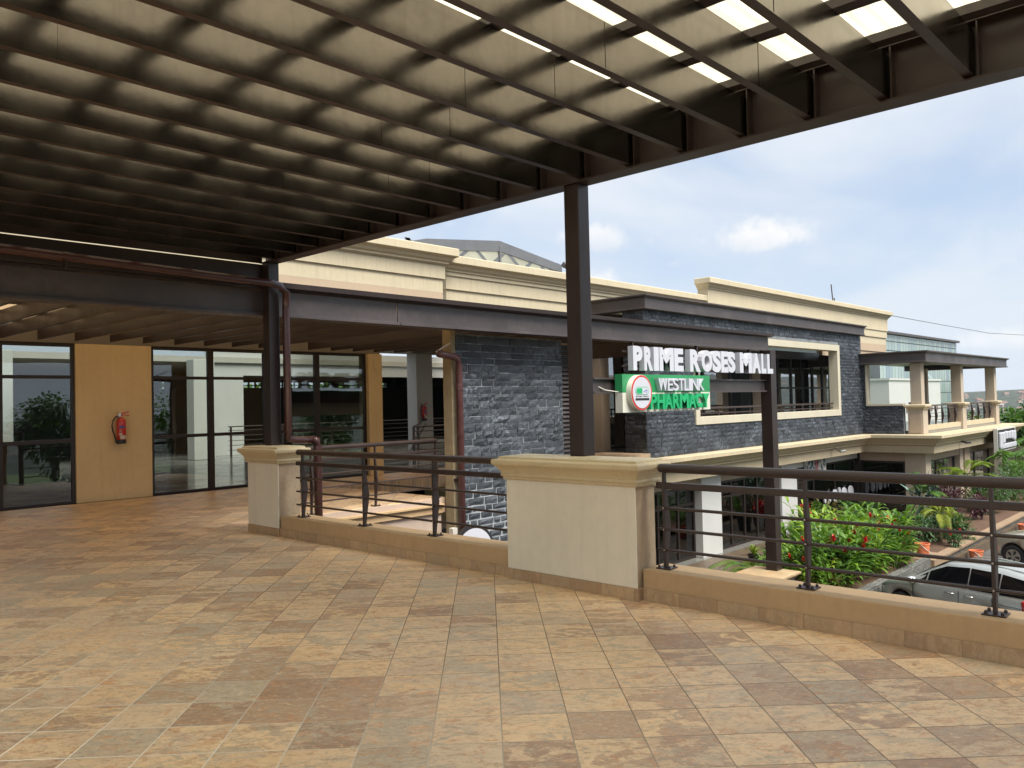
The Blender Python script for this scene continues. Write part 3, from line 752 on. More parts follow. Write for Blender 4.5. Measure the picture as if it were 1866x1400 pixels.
# dropped partition and white bulkhead round the light well
P('partition', MB().box(-2,4.6,27,27.2,0,3.29).box(1.5,6.9,21.5,21.7,0,.9), M['int_dark'], sb)
P('bulkhead', MB().box(13.6,27,27.3,27.6,2.85,3.75).box(13.6,14.9,27.3,27.6,0,2.85), M['white_paint'], sb)
P('partition', MB().box(15.2,31.5,34,34.2,0,2.6).box(9.5,13.4,35,35.2,0,2.5), M['int_dark'], sb)
P('bulkhead', MB().box(0,27,20.5,20.7,3.3,5.3).box(0,.2,20.7,27,3.5,5.3).box(26.8,27,20.7,27.2,3.5,5.3), M['white_paint'], sb)
rb = MB()
for z in (1.05,.92,.74,.58,.42,.26): rb.tube([(13.4,25.6,z),(26,26.0,z)],.022 if z>1 else .012,6)
for x in (13.5,15.5,17.6,19.7,21.8,23.9): rb.box(x-.03,x+.03,25.6+(x-13.4)*.032-.02,25.62+(x-13.4)*.032,0,1.04)
one('railing', rb, M['rail'], 'dark railing round the light well inside the shop building', 'railing')
rb = MB()
for z in (1.05,.92,.74,.58,.42,.26): rb.tube([(14.15,16.9,z),(20.6,16.9,z)],.028 if z>1 else .014,6); rb.tube([(14.15,16.9,z),(19.0,22.1,z)],.028 if z>1 else .014,6)
for x in (14.15,16.2,18.3,20.4): rb.box(x-.035,x+.035,16.88,16.92,0,1.04)
for x,y in ((15.6,18.45),(17.3,20.3)): rb.box(x-.03,x+.03,y-.03,y+.03,0,1.04)
rb.tube([(14.4,17.4,.35),(16.9,19.6,1.02)],.03,6)
one('railing', rb, M['rail'], 'dark stair railing in the open passage right of the ochre post', 'railing')

# fire extinguishers
def extinguisher(x, y, z, label, nrm=-1):
    t = T('fire_extinguisher', label, 'fire extinguisher', (x,y,z))
    r = .082
    P('cylinder', MB().lathe([(r*.92,z+.07),(r,z+.075),(r,z+.40),(r*.96,z+.425),(r*.75,z+.455),(.03,z+.475),(.026,z+.50)],x,y,24), M['red'], t, smooth=True)
    P('base', MB().lathe([(r*.98,z),(r*1.02,z+.01),(r*1.02,z+.072),(r*.9,z+.074)],x,y,24), M['black'], t)
    P('valve', MB().box(x-.055,x-.008,y-.025,y+.02,z+.495,z+.565), M['chrome'], t, bev=.006)
    P('handle', MB().add([(x-.01,y-.015,z+.535),(x+.135,y-.015,z+.575),(x+.135,y-.015,z+.60),(x-.01,y-.015,z+.56),(x-.01,y+.015,z+.535),(x+.135,y+.015,z+.575),(x+.135,y+.015,z+.60),(x-.01,y+.015,z+.56)],[(0,1,2,3),(7,6,5,4),(0,4,5,1),(1,5,6,2),(2,6,7,3),(3,7,4,0)])
      .tube([(x-.02,y-.0,z+.52),(x+.06,y,z+.528),(x+.15,y,z+.515)],.008,6), M['red'], t)
    P('hose', MB().tube([(x-.04,y-.01,z+.515),(x-.10,y-.02,z+.50),(x-.155,y-.03,z+.43),(x-.175,y-.03,z+.34),(x-.16,y-.03,z+.24),(x-.125,y-.03,z+.13),(x-.11,y-.03,z+.08)],.013,8), M['black'], t, smooth=True)
    P('nozzle', MB().lathe([(.016,z+.02),(.018,z+.08),(.012,z+.10)],x-.108,y-.03,10), M['black'], t)
    def patch(a0,a1,h0,h1,mat,nm,rr):
        mm = MB(); n=8; vs=[]
        for k in range(n+1):
            a = radians(a0+(a1-a0)*k/n); vs += [(x+rr*cos(a),y+rr*sin(a),z+h0),(x+rr*cos(a),y+rr*sin(a),z+h1)]
        mm.add(vs,[(2*i,2*i+2,2*i+3,2*i+1) for i in range(n)]); P(nm, mm, mat, t, smooth=True)
    patch(235,320,.085,.155,M['paper'],'label',r+.002); patch(225,290,.29,.33,M['blue_label'],'label',r+.002)
    patch(222,262,.16,.20,M['paper'],'label',r+.002); patch(226,255,.225,.235,M['paper'],'label',r+.002); patch(226,250,.25,.26,M['paper'],'label',r+.002)
    P('wall_hook', MB().box(x-.03,x+.03,y+.06,y+.10,z+.40,z+.48), M['black'], t)
extinguisher(6.05,15.575,1.03,'red fire extinguisher hanging on the ochre wall panel beside the glass front')
extinguisher(17.2,20.0,1.12,'red fire extinguisher on the white column seen through the open passage')
one('wire_loop', MB().tube([(12.0,15.60,2.85),(11.92,15.59,2.86),(11.86,15.59,2.78),(11.85,15.59,2.65),(11.89,15.59,2.52),(11.98,15.59,2.44)],.009,6), M['paper'], 'cream wire looping down the top of the ochre post','wire')

# clad stair wall with its downpipe
sw = T('stone_wall','tall grey slate clad wall with white joints behind the railing','wall',(11,10.45,GZ))
P('cladding', blocks(MB(),9.62,12.5,-3.2,2.84,10.352,seed=3,gaplow=.4), M['block'], sw)
P('mortar_bed', MB().box(9.621,12.5,10.35,10.399,GZ,2.842), M['mortar'], sw)
cc = MB(); cc.box(9.52,9.62,10.335,10.56,GZ,3.1); cc.box(9.62,12.5,10.40,10.56,GZ,2.845)
P('concrete_edge', cc, M['concrete'], sw, bev=.01)
lv = T('louvre_screen','narrow brown louvre strip between the slate wall and the tall post','louvre',(12.7,10.5,0))
lm = MB()
z = -3.8
while z < 2.8: lm.prism([(10.36,z),(10.40,z+.05),(10.41,z+.05),(10.37,z)],'x',12.515,13.0); z += .085
P('slats', lm, M['fascia'], lv); P('backing', MB().box(12.515,13.0,10.42,10.50,GZ,2.84), M['black'], lv)
dp = T('downpipe','dusty red brown downpipe at the edge of the slate wall','pipe',(9.7,10.24,-1))
P('pipe', MB().tube([(9.12,10.22,2.47),(9.45,10.22,2.43),(9.56,10.22,2.40),(9.585,10.22,2.30),(9.60,10.22,-3.4)],.062,14), M['pipe'], dp, smooth=True)
P('coupling', MB().lathe([(.068,1.86),(.068,1.94),(.07,1.945),(.07,1.955),(.066,1.96)],9.588,10.22,14).lathe([(.07,1.85),(.07,1.86)],9.588,10.22,14), M['pipe'], dp)
P('clamp', MB().box(9.52,9.68,10.28,10.33,.3,.34), M['steel'], dp)
one('pipe_strut', MB().tube([(9.1,10.25,2.5),(9.46,10.3,2.66)],.012,6), M['paper'], 'thin pale strut above the downpipe elbow','strut')
rs = T('round_sign','round white sign with a black rim in front of the slate wall','sign',(9.65,10.0,-.93))
ry = .49; sz = -.93
m = MB(); m.prism([(9.65+ry*cos(2*pi*k/64), sz+ry*sin(2*pi*k/64)) for k in range(64)],'y',10.0,10.08); P('rim', m, M['black'], rs)
m = MB(); m.prism([(9.65+.435*cos(2*pi*k/64), sz+.435*sin(2*pi*k/64)) for k in range(64)],'y',9.99,9.9995); P('face', m, M['letter'], rs)
P('bracket', MB().box(9.60,9.70,10.08,10.33,-1.0,-.86), M['black'], rs)
one('wall_box', MB().box(9.35,9.455,10.2,10.3,-.72,-.48), M['paper'], 'small white box on the stair wall above the round sign','box')
pw = T('corridor_wall','pinkish rendered wall under the edge of the corridor floor','wall',(7.6,10.6,GZ))
P('render', MB().box(5.8,9.45,10.60,10.75,GZ,-.255), M['pink_plaster'], pw)
P('ledge', MB().box(5.8,9.45,10.50,10.597,-.13,-.09).box(5.8,9.45,10.55,10.598,-.25,-.131), M['kerb'], pw, bev=.006)
P('fascia', MB().box(5.8,9.45,10.57,10.598,-.089,-.006), M['pink_plaster'], pw)

# ================================================================== THE MALL WING
mw_ = T('mall_building','two storey mall wing with dark slate upper wall, cream parapet and cream cornice','building',(30,15,GZ))
def sweep(path, prof, closed=False):
    # path: xy points, outward side on the right of travel; prof: (offset outwards, z)
    n = len(path); rows = []
    for i,p in enumerate(path):
        p = Vector(p).to_2d() if len(p)>2 else Vector(p)
        ns = []
        for a,b in ((i-1,i),(i,i+1)):
            if 0<=a and b<n:
                d = (Vector(path[b])-Vector(path[a])).normalized(); ns.append(Vector((d.y,-d.x)))
        if len(ns)==2:
            k = ns[0]+ns[1]; mi = k*(2/k.length_squared)
        else: mi = ns[0]
        rows.append([(p.x+mi.x*o, p.y+mi.y*o, z) for o,z in prof])
    m = MB(); m.loft(rows, cap=True); return m
WY, WX, WF, WE = 14.4, 38.9, 11.45, 52.9
path = [(12.6,WY),(WX,WY),(WX,WF),(WE,WF),(WE,16)]
prof = [(-.3,-.165),(.92,-.165),(.97,-.18),(.97,-.30),(.93,-.34),(.86,-.36),(.80,-.42),(.74,-.50),(.70,-.52),(.66,-.56),(.66,-.60),(.60,-.63),(.54,-.66),(.52,-.98),(-.3,-.98)]
P('cornice', sweep(path, prof), M['cornice'], mw_)
# upper slate block
SY, SX0, SX1 = 14.0, 20.9, 38.6
def wall_hole(m, x0,x1,z0,z1, hx0,hx1,hz0,hz1, y0,y1):
    m.box(x0,hx0,y0,y1,z0,z1); m.box(hx1,x1,y0,y1,z0,z1); m.box(hx0,hx1,y0,y1,z0,hz0); m.box(hx0,hx1,y0,y1,hz1,z1); return m
s1 = wall_hole(MB(), SX0,SX1,-.16,4.42, 23.7,36.0,.74,3.86, SY,SY+.3)
P('slate_wall', s1, M['mortar_far'], mw_)
P('slate_cladding', blocks(MB(),SX0,SX1,-.15,4.40,SY,bw=.34,bh=.142,holes=((23.7,36.0,.74,3.86),),seed=5), M['block_far'], mw_)
P('slate_cladding', blocks(MB(),SY,14.8,-.15,4.40,SX0,axis='x',bw=.34,bh=.142,seed=6), M['block_far'], mw_)
P('slate_return', MB().box(SX0,SX0+.3,SY+.302,14.8,-.16,4.42), M['mortar_far'], mw_)
fr = MB().frame(23.72,35.98,SY-.06,SY+.34,.76,3.84,.26)
wf = P('window_surround', fr, M['frame_cream'], mw_, bev=.01)
rl = MB().tube([(24,SY+.2,1.30),(35.7,SY+.2,1.30)],.035,8)
for x in [24.5+i*1.15 for i in range(10)]: rl.box(x-.025,x+.025,SY+.18,SY+.22,1.02,1.28)
rl.box(24,35.7,SY+.185,SY+.215,1.10,1.14)
P('window_rail', rl, M['rail'], wf)
# corridor behind the opening: glass wall that mirrors the hills
cg = MB()
for x in (22.0,24.2,26.4,28.6,30.8,33.0,35.2,36.6,37.8,39.0,40.2,41.4,42.6): cg.box(x-.06,x+.06,16.44,16.56,0,3.7)
cg.box(21,43,16.45,16.55,2.0,2.08); cg.box(21,43,16.45,16.55,3.62,3.7); cg.box(21,43,16.45,16.55,0,.08)
w2 = P('gallery_window', cg, M['alu'], mw_)
P('pane', MB().box(21,43,16.495,16.505,.05,3.65), M['glass_sky'], w2)
for a_,b_,c_,d_ in ((23.9,24.6,15.6,16.0),(31.8,32.3,15.6,16.0),(21.3,21.75,16.0,16.4)): P('gallery_pillar', MB().box(a_,b_,c_,d_,0,3.9), M['beige'], mw_)
P('gallery_floor', MB().box(20.95,52.9,14.31,16.44,-.16,-.02), M['int_floor'], mw_)
P('gallery_soffit', MB().box(20.95,38.58,14.31,16.9,3.95,4.1), M['off_white'], mw_)
P('gallery_beam', MB().box(24.0,37.5,15.5,15.7,3.3,3.62), M['steel'], mw_)
# fascia above the slate
fp = [(20.75,17.3),(20.75,13.85),(38.75,13.85),(38.75,16.0)]
fprof = [(-.3,4.38),(.0,4.38),(.03,4.40),(.03,4.43),(.0,4.44),(.0,4.72),(.05,4.76),(.10,4.79),(.10,4.83),(-.3,4.83)]
# path travels so that the outside is on its right
P('fascia', sweep(fp, [( o, z) for o,z in fprof]), M['fascia'], mw_)
P('roof', MB().box(20.9,38.6,14.02,16.0,4.70,4.76), M['fascia'], mw_)
# cream parapet, three stretches standing proud in turn
def parapet(x0,x1,y,zt,zb,d,low):
    pr = [(0,zb)]
    pr = [(-.35,zb),(.0,zb),(.0,zb+d*1),(.05,zb+d*1),(.05,zb+d*2),(.09,zb+d*2),(.09,zt-.42),(.13,zt-.40),(.13,zt-.36),(.19,zt-.32),(.22,zt-.26),(.30,zt-.22),(.32,zt-.20),(.32,zt-.02),(.30,zt),(-.35,zt)]
    P('parapet', sweep([(x0,y+.35),(x0,y),(x1,y),(x1,y+.35)], pr), M['parapet'], mw_)
    P('parapet_base', MB().box(x0,x1,y-.0+.001,y+.34,low,zb-.001), M['parapet_low'], mw_)
parapet(-12,14.35,15.85,5.70,4.55,.36,3.505)
parapet(14.70,28.4,16.1,5.58,4.35,.36,3.505)
parapet(28.0,47.6,15.85,6.25,4.40,.38,4.0)
P('upper_wall', MB().box(38.9,47.5,15.9,16.18,3.6,3.995), M['parapet_low'], mw_)
# end pavilion: slate return with opening, pillars, canopy
r1 = MB()
r1.box(38.6,38.85,13.78,14.298,-.16,3.3); r1.box(38.6,38.85,12.2,13.78,-.16,1.12)
P('slate_wall', r1, M['mortar_far'], mw_)
P('slate_cladding', blocks(MB(),12.2,14.0,-.15,3.3,38.6,axis='x',bw=.34,bh=.142,holes=((12.0,13.78,1.12,3.4),),seed=8), M['block_far'], mw_)
P('window_surround', MB().box(38.53,38.87,12.2,13.80,1.121,1.21).box(38.53,38.87,13.71,13.80,1.211,3.3), M['frame_cream'], mw_, bev=.006)
P('pavilion_floor', MB().box(38.86,52.9,11.46,14.3,-.16,-.02), M['int_floor'], mw_)
def pav_pillar(x, y, w=.46):
    pd = MB(); pd.box(x-.1,x+w+.1,y-.02,y+w+.16,-.16,.92)
    p_ = P('pavilion_pedestal', pd, M['beige_col'], mw_, bev=.01)
    L = [rect_loop(x-.1-o,x+w+.1+o,y-.02-o,y+w+.16+o,z) for o,z in ((.0,.925),(.04,.93),(.04,.97),(.02,.98),(.07,1.03),(.13,1.06),(.13,1.13),(.1,1.15),(0,1.16))]
    m_ = MB(); m_.loft(L); P('cap', m_, M['cornice'], p_)
    P('panel', MB().box(x-.125,x-.102,y+.06,y+w+.08,-.1,.75), M['beige'], p_, bev=.004)
    P('pavilion_column', MB().box(x,x+w,y+.05,y+.05+w,1.16,3.0), M['beige_col'], mw_, bev=.01)
for x in (38.75,45.0,51.6): pav_pillar(x,11.42)
pav_pillar(51.6,15.2)
P('pavilion_beam', MB().box(47.9,48.2,13.9,14.2,-.02,3.0).box(39.5,40.0,15.4,15.9,-.02,3.0), M['beige_col'], mw_)
def pav_rail(x0,x1,posts):
    m_ = MB(); y=11.62
    for z,rr in ((1.08,.04),(.93,.03),(.72,.014),(.56,.014),(.40,.014)): m_.tube([(x0,y,z),(x1,y,z)],rr,6)
    for x in posts: m_.prism([(y-.03,.2),(y+.02,.2),(y+.02,1.05),(y-.02,1.05),(y-.10,.6)],'x',x-.03,x+.03)
    P('pavilion_rail', m_, M['rail'], mw_)
    P('pavilion_kerb', MB().box(x0,x1,11.5,11.75,-.02,.2), M['cornice'], mw_)
pav_rail(39.35,44.88,[40.2,41.2,42.2,43.2,44.3]); pav_rail(45.58,51.48,[46.2,47.4,48.6,49.8,50.9])
cp_ = [(38.4,16.4),(38.4,11.15),(53.1,11.15),(53.1,16.4)]
cprof = [(-.8,3.02),(.0,3.02),(.06,3.03),(.06,3.07),(.0,3.09),(.0,3.40),(.06,3.46),(.12,3.48),(.12,3.53),(-.8,3.53)]
P('pavilion_fascia', sweep(cp_, cprof), M['fascia'], mw_)
P('pavilion_roof', MB().box(39.1,52.4,11.9,16.4,3.3,3.5), M['steel'], mw_)
# ground floor: shop fronts
gz0 = -3.75
gw = MB()
gw.box(12.6,31.9,WY+.02,WY+.4,-1.30,-.985)
P('shop_beam', gw, M['beige'], mw_); P('shop_beam', MB().box(31.901,38.9,WY+.02,WY+.4,-1.30,-.985), M['off_white'], mw_)
P('corner_pier', MB().box(38.9,39.2,14.31,14.7,GZ,-.99), M['alu'], mw_)
P('shop_pier', MB().box(24.44,25.75,WY-.16,WY+.3,gz0,-1.0), M['white_paint'], mw_, bev=.01)
P('shop_pier', MB().box(30.5,31.9,WY-.16,WY+.3,gz0,-1.0), M['white_paint'], mw_, bev=.01)
P('shop_pier', MB().box(17.4,18.6,WY-.16,WY+.3,gz0,-1.0), M['white_paint'], mw_, bev=.01)
def shop_window(x0,x1,muls,mat,zt=-1.31,y=WY+.12):
    f = MB(); f.frame(x0,x1,y,y+.09,gz0,zt,.09)
    f.box(x0+.09,x1-.09,y+.012,y+.08,-1.95,-1.87)
    for x in muls: f.box(x-.05,x+.05,y+.006,y+.086,gz0+.09,zt-.09)
    w_ = P('shop_window', f, M['alu'], mw_)
    P('pane', MB().box(x0+.05,x1-.05,y+.04,y+.05,gz0+.05,zt-.05), mat, w_)
shop_window(12.6,17.4,[14.0,15.5],M['glass']); shop_window(18.6,24.43,[19.8,21.0,22.2,23.4],M['glass'])
shop_window(25.76,30.49,[27.0,28.0,29.0],M['glass']); shop_window(31.91,38.88,[34.2,36.5],M['glass_dark'])
for q in ((12.6,38.9,18.6,18.8),(24.5,24.7,14.9,18.59),(31.0,31.2,14.9,18.59)): P('shop_partition', MB().box(*q,GZ,-.5), M['int_dark'], mw_)
P('shop_ceiling', MB().box(12.6,52.7,14.81,18.6,-1.0,-.9), M['int_dark'], mw_)
P('shop_floor', MB().box(12.6,38.9,14.1,18.6,GZ,gz0), M['int_floor'], mw_)
# pavilion ground floor
P('corner_pier', MB().box(38.86,39.6,11.42,12.3,GZ,-1.0), M['beige_col'], mw_, bev=.01)
P('corner_pier', MB().box(44.35,46.2,11.46,12.1,GZ,-1.0), M['beige_col'], mw_, bev=.01)
P('corner_pier', MB().box(50.95,52.7,11.46,12.1,GZ,-1.0), M['beige_col'], mw_, bev=.01)
P('corner_pier', MB().box(44.9,45.6,11.38,11.45,GZ,-1.0), M['beige'], mw_, bev=.01)
for q in ((39.61,44.34,11.50,12.0),(46.21,50.94,11.50,12.0),(38.92,39.3,12.31,14.3)): P('pavilion_lintel', MB().box(*q,-1.40,-.99), M['beige'], mw_)
def front_window(x0,x1,mul):
    f = MB().frame(x0,x1,11.7,11.8,-3.6,-1.41,.11)
    for q in mul: f.box(q-.09,q+.09,11.71,11.79,-3.5,-1.5)
    w_ = P('shop_window', f, M['alu'], mw_)
    P('pane', MB().box(x0+.05,x1-.05,11.745,11.755,-3.55,-1.45), M['glass_sky'], w_)
front_window(39.62,44.33,[41.4]); front_window(46.22,50.93,[48.0])
f = MB(); y0,y1=12.31,14.3
f.box(39.0,39.1,y0,y0+.1,gz0,-1.41); f.box(39.0,39.1,y1-.1,y1,gz0,-1.41); f.box(39.0,39.1,y0+.1,y1-.1,-1.5,-1.41)
w_ = P('display_window', f, M['alu'], mw_); P('pane', MB().box(39.045,39.055,y0+.05,y1-.05,gz0,-1.45), M['glass_dark'], w_)
P('pavilion_interior', MB().box(39.4,52.7,14.3,14.5,GZ,-1.0).box(39.3,39.4,12.4,14.3,GZ,-1.0), M['int_dark'], mw_)
P('pavilion_side', MB().box(52.5,52.7,12.1,18.8,GZ,-1.0), M['beige'], mw_)
P('cornice_lamp', MB().tube([(34.5,13.75,-.62),(34.5,13.45,-.72),(34.7,13.35,-.70)],.05,8), M['chrome'], mw_)
P('cornice_lamp', MB().tube([(42.2,10.85,-.62),(42.2,10.6,-.70),(42.4,10.5,-.70)],.05,8), M['black'], mw_)

# signs and things in the shops
ws = T('shop_sign','square black and white fascia sign fixed to the cornice of the end pavilion','sign',(48.4,10.8,-1.4))
P('frame', MB().frame(46.5,50.4,10.28,10.46,-1.38,-.22,.07), M['paper'], ws)
P('panel', MB().box(46.56,50.34,10.33,10.45,-1.32,-.28), M['black'], ws)
for i,(a,b,z0_,z1_) in enumerate(((46.75,47.25,-1.22,-.42),(47.35,47.75,-.98,-.42),(47.95,48.35,-.80,-.40),(48.55,48.95,-.80,-.42),(49.15,49.55,-.82,-.40),(49.7,50.1,-.9,-.42))):
    P('letter_block', MB().box(a,b,10.18,10.32,z0_,z1_), M['letter'], ws, bev=.05)
P('lower_panel', MB().box(46.8,50.2,10.2,10.322,-1.26,-1.02), M['letter'], ws, bev=.03)
po = T('poster','pale green and white poster high on the dark shop window','poster',(34.05,14.38,-1.7))
P('sheet', MB().box(32.95,35.15,14.36,14.375,-1.72,-1.05), M['paper'], po)
pm = MB(); random.seed(5)
for k in range(46):
    x = 33.0+random.random()*1.95; z = -1.68+random.random()*.52; pm.box(x,x+.03+random.random()*.09,14.352,14.358,z,min(-1.08,z+.05+random.random()*.22))
P('print', pm, M['teal'], po)
pm = MB()
for k in range(9):
    z = -1.62+k*.06; pm.box(34.0,34.15+random.random()*.2,14.346,14.351,z,z+.035)
P('print', pm, M['red'], po)
bl = T('display_lettering','row of rounded white letters low on the dark display window','lettering',(37.6,14.4,-2.6))
for i,(x,w,h) in enumerate(((35.0,.22,.3),(35.45,.3,.32),(35.95,.55,.36),(36.65,.2,.42),(37.0,.55,.36),(37.75,.6,.38))):
    mm = MB(); mm.prism([(x+w/2+w/2*cos(2*pi*k/20), -2.80+h*.75*sin(2*pi*k/20)) for k in range(20)],'y',14.42,14.47)
    P('letter', mm, M['letter'], bl)
# mannequins behind the children's shop glass
def mannequin(x, y, h, top, low, label):
    z = gz0+.12; t = T('mannequin', label, 'mannequin', (x,y,z)); k = h/1.2
    def c(pts, rs, mat, nm):
        P(nm, MB().tube([(x+a*k,y+b*k,z+c_*k) for a,b,c_ in pts], [q*k for q in rs], 12), mat, t, smooth=True)
    c([(0,0,1.0),(0,0,1.03),(0,-.005,1.09),(0,-.005,1.15),(0,0,1.19),(0,0,1.205)],[.035,.05,.085,.088,.06,.01],M['skin'],'head')
    c([(0,0,.50),(0,0,.56),(0,0,.70),(0,0,.88),(0,0,.95),(0,0,1.01)],[.10,.115,.095,.12,.09,.035],top,'shirt')
    for s_ in (-1,1):
        c([(.06*s_,0,.55),(.065*s_,0,.30),(.07*s_,0,.05)],[.075,.055,.04],low,'trouser_leg')
        c([(.07*s_,.0,.06),(.072*s_,-.05,.0),(.075*s_,-.10,.0)],[.035,.04,.03],M['paper'],'shoe')
        c([(.11*s_,0,.92),(.16*s_,-.02,.75),(.17*s_,-.08,.58)],[.045,.035,.025],top,'sleeve')
c_blue = paint('blue_cloth',(.08,.14,.32),.8,bump=0); c_green = paint('lime_cloth',(.25,.55,.06),.8,bump=0); c_grey = paint('grey_cloth',(.25,.26,.28),.8,bump=0)
c_red = paint('red_cloth',(.45,.04,.05),.8,bump=0); c_white = paint('pale_cloth',(.6,.63,.68),.8,bump=0)
P('display_step', MB().box(25.8,30.45,14.6,15.5,gz0,gz0+.12), M['int_floor'], mw_)
mannequin(27.45,14.95,1.25,c_white,c_blue,'child mannequin in pale top nearest the white pier in the shop window')
mannequin(27.9,15.1,1.0,c_red,c_grey,'small child mannequin in a red top in the shop window')
mannequin(28.75,14.95,1.35,c_white,c_grey,'tallest child mannequin in pale top and grey trousers in the shop window')
mannequin(29.15,15.0,1.05,c_green,c_grey,'child mannequin in a lime green top in the shop window')
def bag(x,z,mat,label,w=.3,h=.42):
    t = T('bag',label,'bag',(x,14.8,z))
    P('body', MB().loft([[(x+a*w/2*s,14.8+b*.08*s,z+h*q) for a,b in ((-1,-1),(1,-1),(1,1),(-1,1))] for q,s in ((0,.8),(.1,1),(.8,.95),(1,.6))]), mat, t, bev=.02)
    P('handle', MB().tube([(x-w*.25,14.8,z+h),(x-w*.2,14.8,z+h*1.5),(x+w*.2,14.8,z+h*1.5),(x+w*.25,14.8,z+h)],.015,6), mat, t)
bag(26.45,-2.75,c_red,'dark red bag hanging left in the shop window',.34,.5); bag(26.9,-2.7,M['red'],'bright red bag hanging in the shop window',.3,.55)
bag(26.3,-3.5,c_white,'pale bag on the shop window step',.4,.5); bag(26.8,-3.45,c_grey,'grey bag low in the shop window',.35,.6)
for k,(x,mt) in enumerate(((26.3,c_white),(26.75,c_blue),(27.3,c_green),(27.7,c_white),(28.6,c_grey),(29.6,c_blue))):
    one('hanging_garment', MB().loft([[(x+a*w,14.85+b*.04,zz) for a,b in ((-1,-1),(1,-1),(1,1),(-1,1))] for w,zz in ((.16,-2.25),(.14,-1.95),(.15,-1.80),(.05,-1.74))]), mt,
        ('pale garment hanging highest at the left of the shop window','dark blue garment hanging near the left of the shop window','lime green garment hanging in the shop window','pale garment beside the lime green one in the shop window','grey garment hanging near the right of the shop window','blue garment hanging at the right end of the shop window')[k], 'garment', 'garments hanging in the shop window')
gs = T('glass_emblem','white ghost shaped sticker on the dark shop door','sticker',(29.9,14.45,-3))
m = MB(); m.prism([(29.95+.17*cos(2*pi*k/20),-2.62+.2*sin(2*pi*k/20)) for k in range(20)],'y',14.49,14.498); P('top', m, M['letter'], gs)
m = MB(); m.prism([(29.78,-3.1),(29.85,-3.22),(29.92,-3.08),(30.0,-3.22),(30.08,-3.08),(30.13,-2.86),(29.8,-2.86)],'y',14.49,14.498); P('base', m, M['letter'], gs)

# skylight on the roof behind the parapet
sk = T('skylight','grey steel framed skylight with white translucent panes on the roof behind the parapet','skylight',(20.5,22,3.5))
def q3(a,b,c,d,t=.02):
    return [a,b,c,d]
yA,yB = 20.3,27.0
ridge = [(16.6,6.85),(17.7,7.1),(21.2,7.48),(24.6,6.95)]
fm = MB()
fm.prism([(16.6,5.2),(16.6,6.85),(17.7,7.12),(21.2,7.50),(24.7,7.0),(24.7,6.7),(21.2,7.12),(17.7,6.75),(17.0,6.5),(17.0,5.2)],'y',yA,yA+.08)
P('gable_frame', fm, M['sky_steel'], sk); fm = MB()
fm.prism([(16.6,5.2),(16.6,6.85),(17.7,7.12),(21.2,7.50),(24.7,7.0),(24.7,6.7),(21.2,7.12),(17.7,6.75),(17.0,6.5),(17.0,5.2)],'y',yB,yB+.08)
P('gable_frame', fm, M['sky_steel'], sk)
fm = MB()
fm.box(24.3,24.7,yA+.0,yA+.10,5.2,6.72); fm.box(21.16,21.24,yA-.02,yA+.1,5.2,7.3)
for i in range(7):
    x0 = 15.6+i*1.7
    for s_ in (1,-1):
        a = Vector((x0,yA+.03,5.3)); b_ = Vector((x0+2.8*s_,yA+.03,7.2))
        b_.x = x0+2.4*s_
        if not (16.9<a.x<24.4 or 16.9<b_.x<24.4): continue
        d = (b_-a)
        pts = [a+d*t for t in (0,1)]
        for p_ in pts: p_.x = min(24.4,max(16.9,p_.x))
        lim = 6.75 if True else 0
        w = .11
        fm.add([(pts[0].x-w,yA+.02,pts[0].z),(pts[0].x+w,yA+.02,pts[0].z),(pts[1].x+w,yA+.02,min(7.05,pts[1].z)),(pts[1].x-w,yA+.02,min(7.05,pts[1].z))],[(0,1,2,3)])
P('lattice', fm, M['sky_steel'], sk)
P('end_panes', MB().add([(17.0,yA+.06,5.2),(24.3,yA+.06,5.2),(24.3,yA+.06,6.75),(21.2,yA+.06,7.12),(17.7,yA+.06,6.75),(17.0,yA+.06,6.5)],[(0,1,2,3,4,5)]), translucent('skylight_pane',(.6,.63,.63),(.6,.64,.64)), sk)
m = MB()
for (a,b) in zip(ridge,ridge[1:]): m.quad((a[0],yA+.1,a[1]),(b[0],yA+.1,b[1]),(b[0],yB,b[1]),(a[0],yB,a[1]))
P('roof_panes', m, M['roof_sheet'], sk)
m = MB(); m.tube([(24.4,yA-.3,6.95),(25.0,yA-.4,6.80)],.12,4); P('eave', m, M['fascia'], sk)
M['stained_cap'] = paint('stained_tan_cap', (.36,.265,.15), .6, var=.2, vscale=3, bump=.1, dirt=(.42,.2,.08))
# ================================================================== LOWER GROUND
gr = MB(); gr.quad((-60,-60,GZ-.2),(120,-60,GZ-.2),(120,60,GZ-.2),(-60,60,GZ-.2)); struct('ground', gr, M['grass'])
m = MB(); m.box(-10,75,-14,7.8,GZ-.15,GZ); struct('road', m, M['asphalt'])
m = MB(); m.box(5.81,56,7.8,14.38,GZ-.1,gz0-.004); struct('walkway', m, M['tile_walk'])
m = MB(); m.box(20.7,56,8.2,11.3,gz0,gz0+.22); struct('soil', m, M['soil'])
pl = T('planter_wall','low stone planter wall with tan coping along the parking kerb','planter',(35,7.7,GZ))
P('stone', MB().box(20.7,27.2,7.95,8.19,GZ,-3.46).box(28.6,56,7.95,8.19,GZ,-3.62), M['stone_low'], pl, bev=.01)
P('coping', MB().box(28.55,56,7.88,8.2,-3.619,-3.54), M['paving'], pl, bev=.008)
struct('pavement', MB().box(27.2,28.6,7.85,11.3,gz0,gz0+.235), M['paving'])
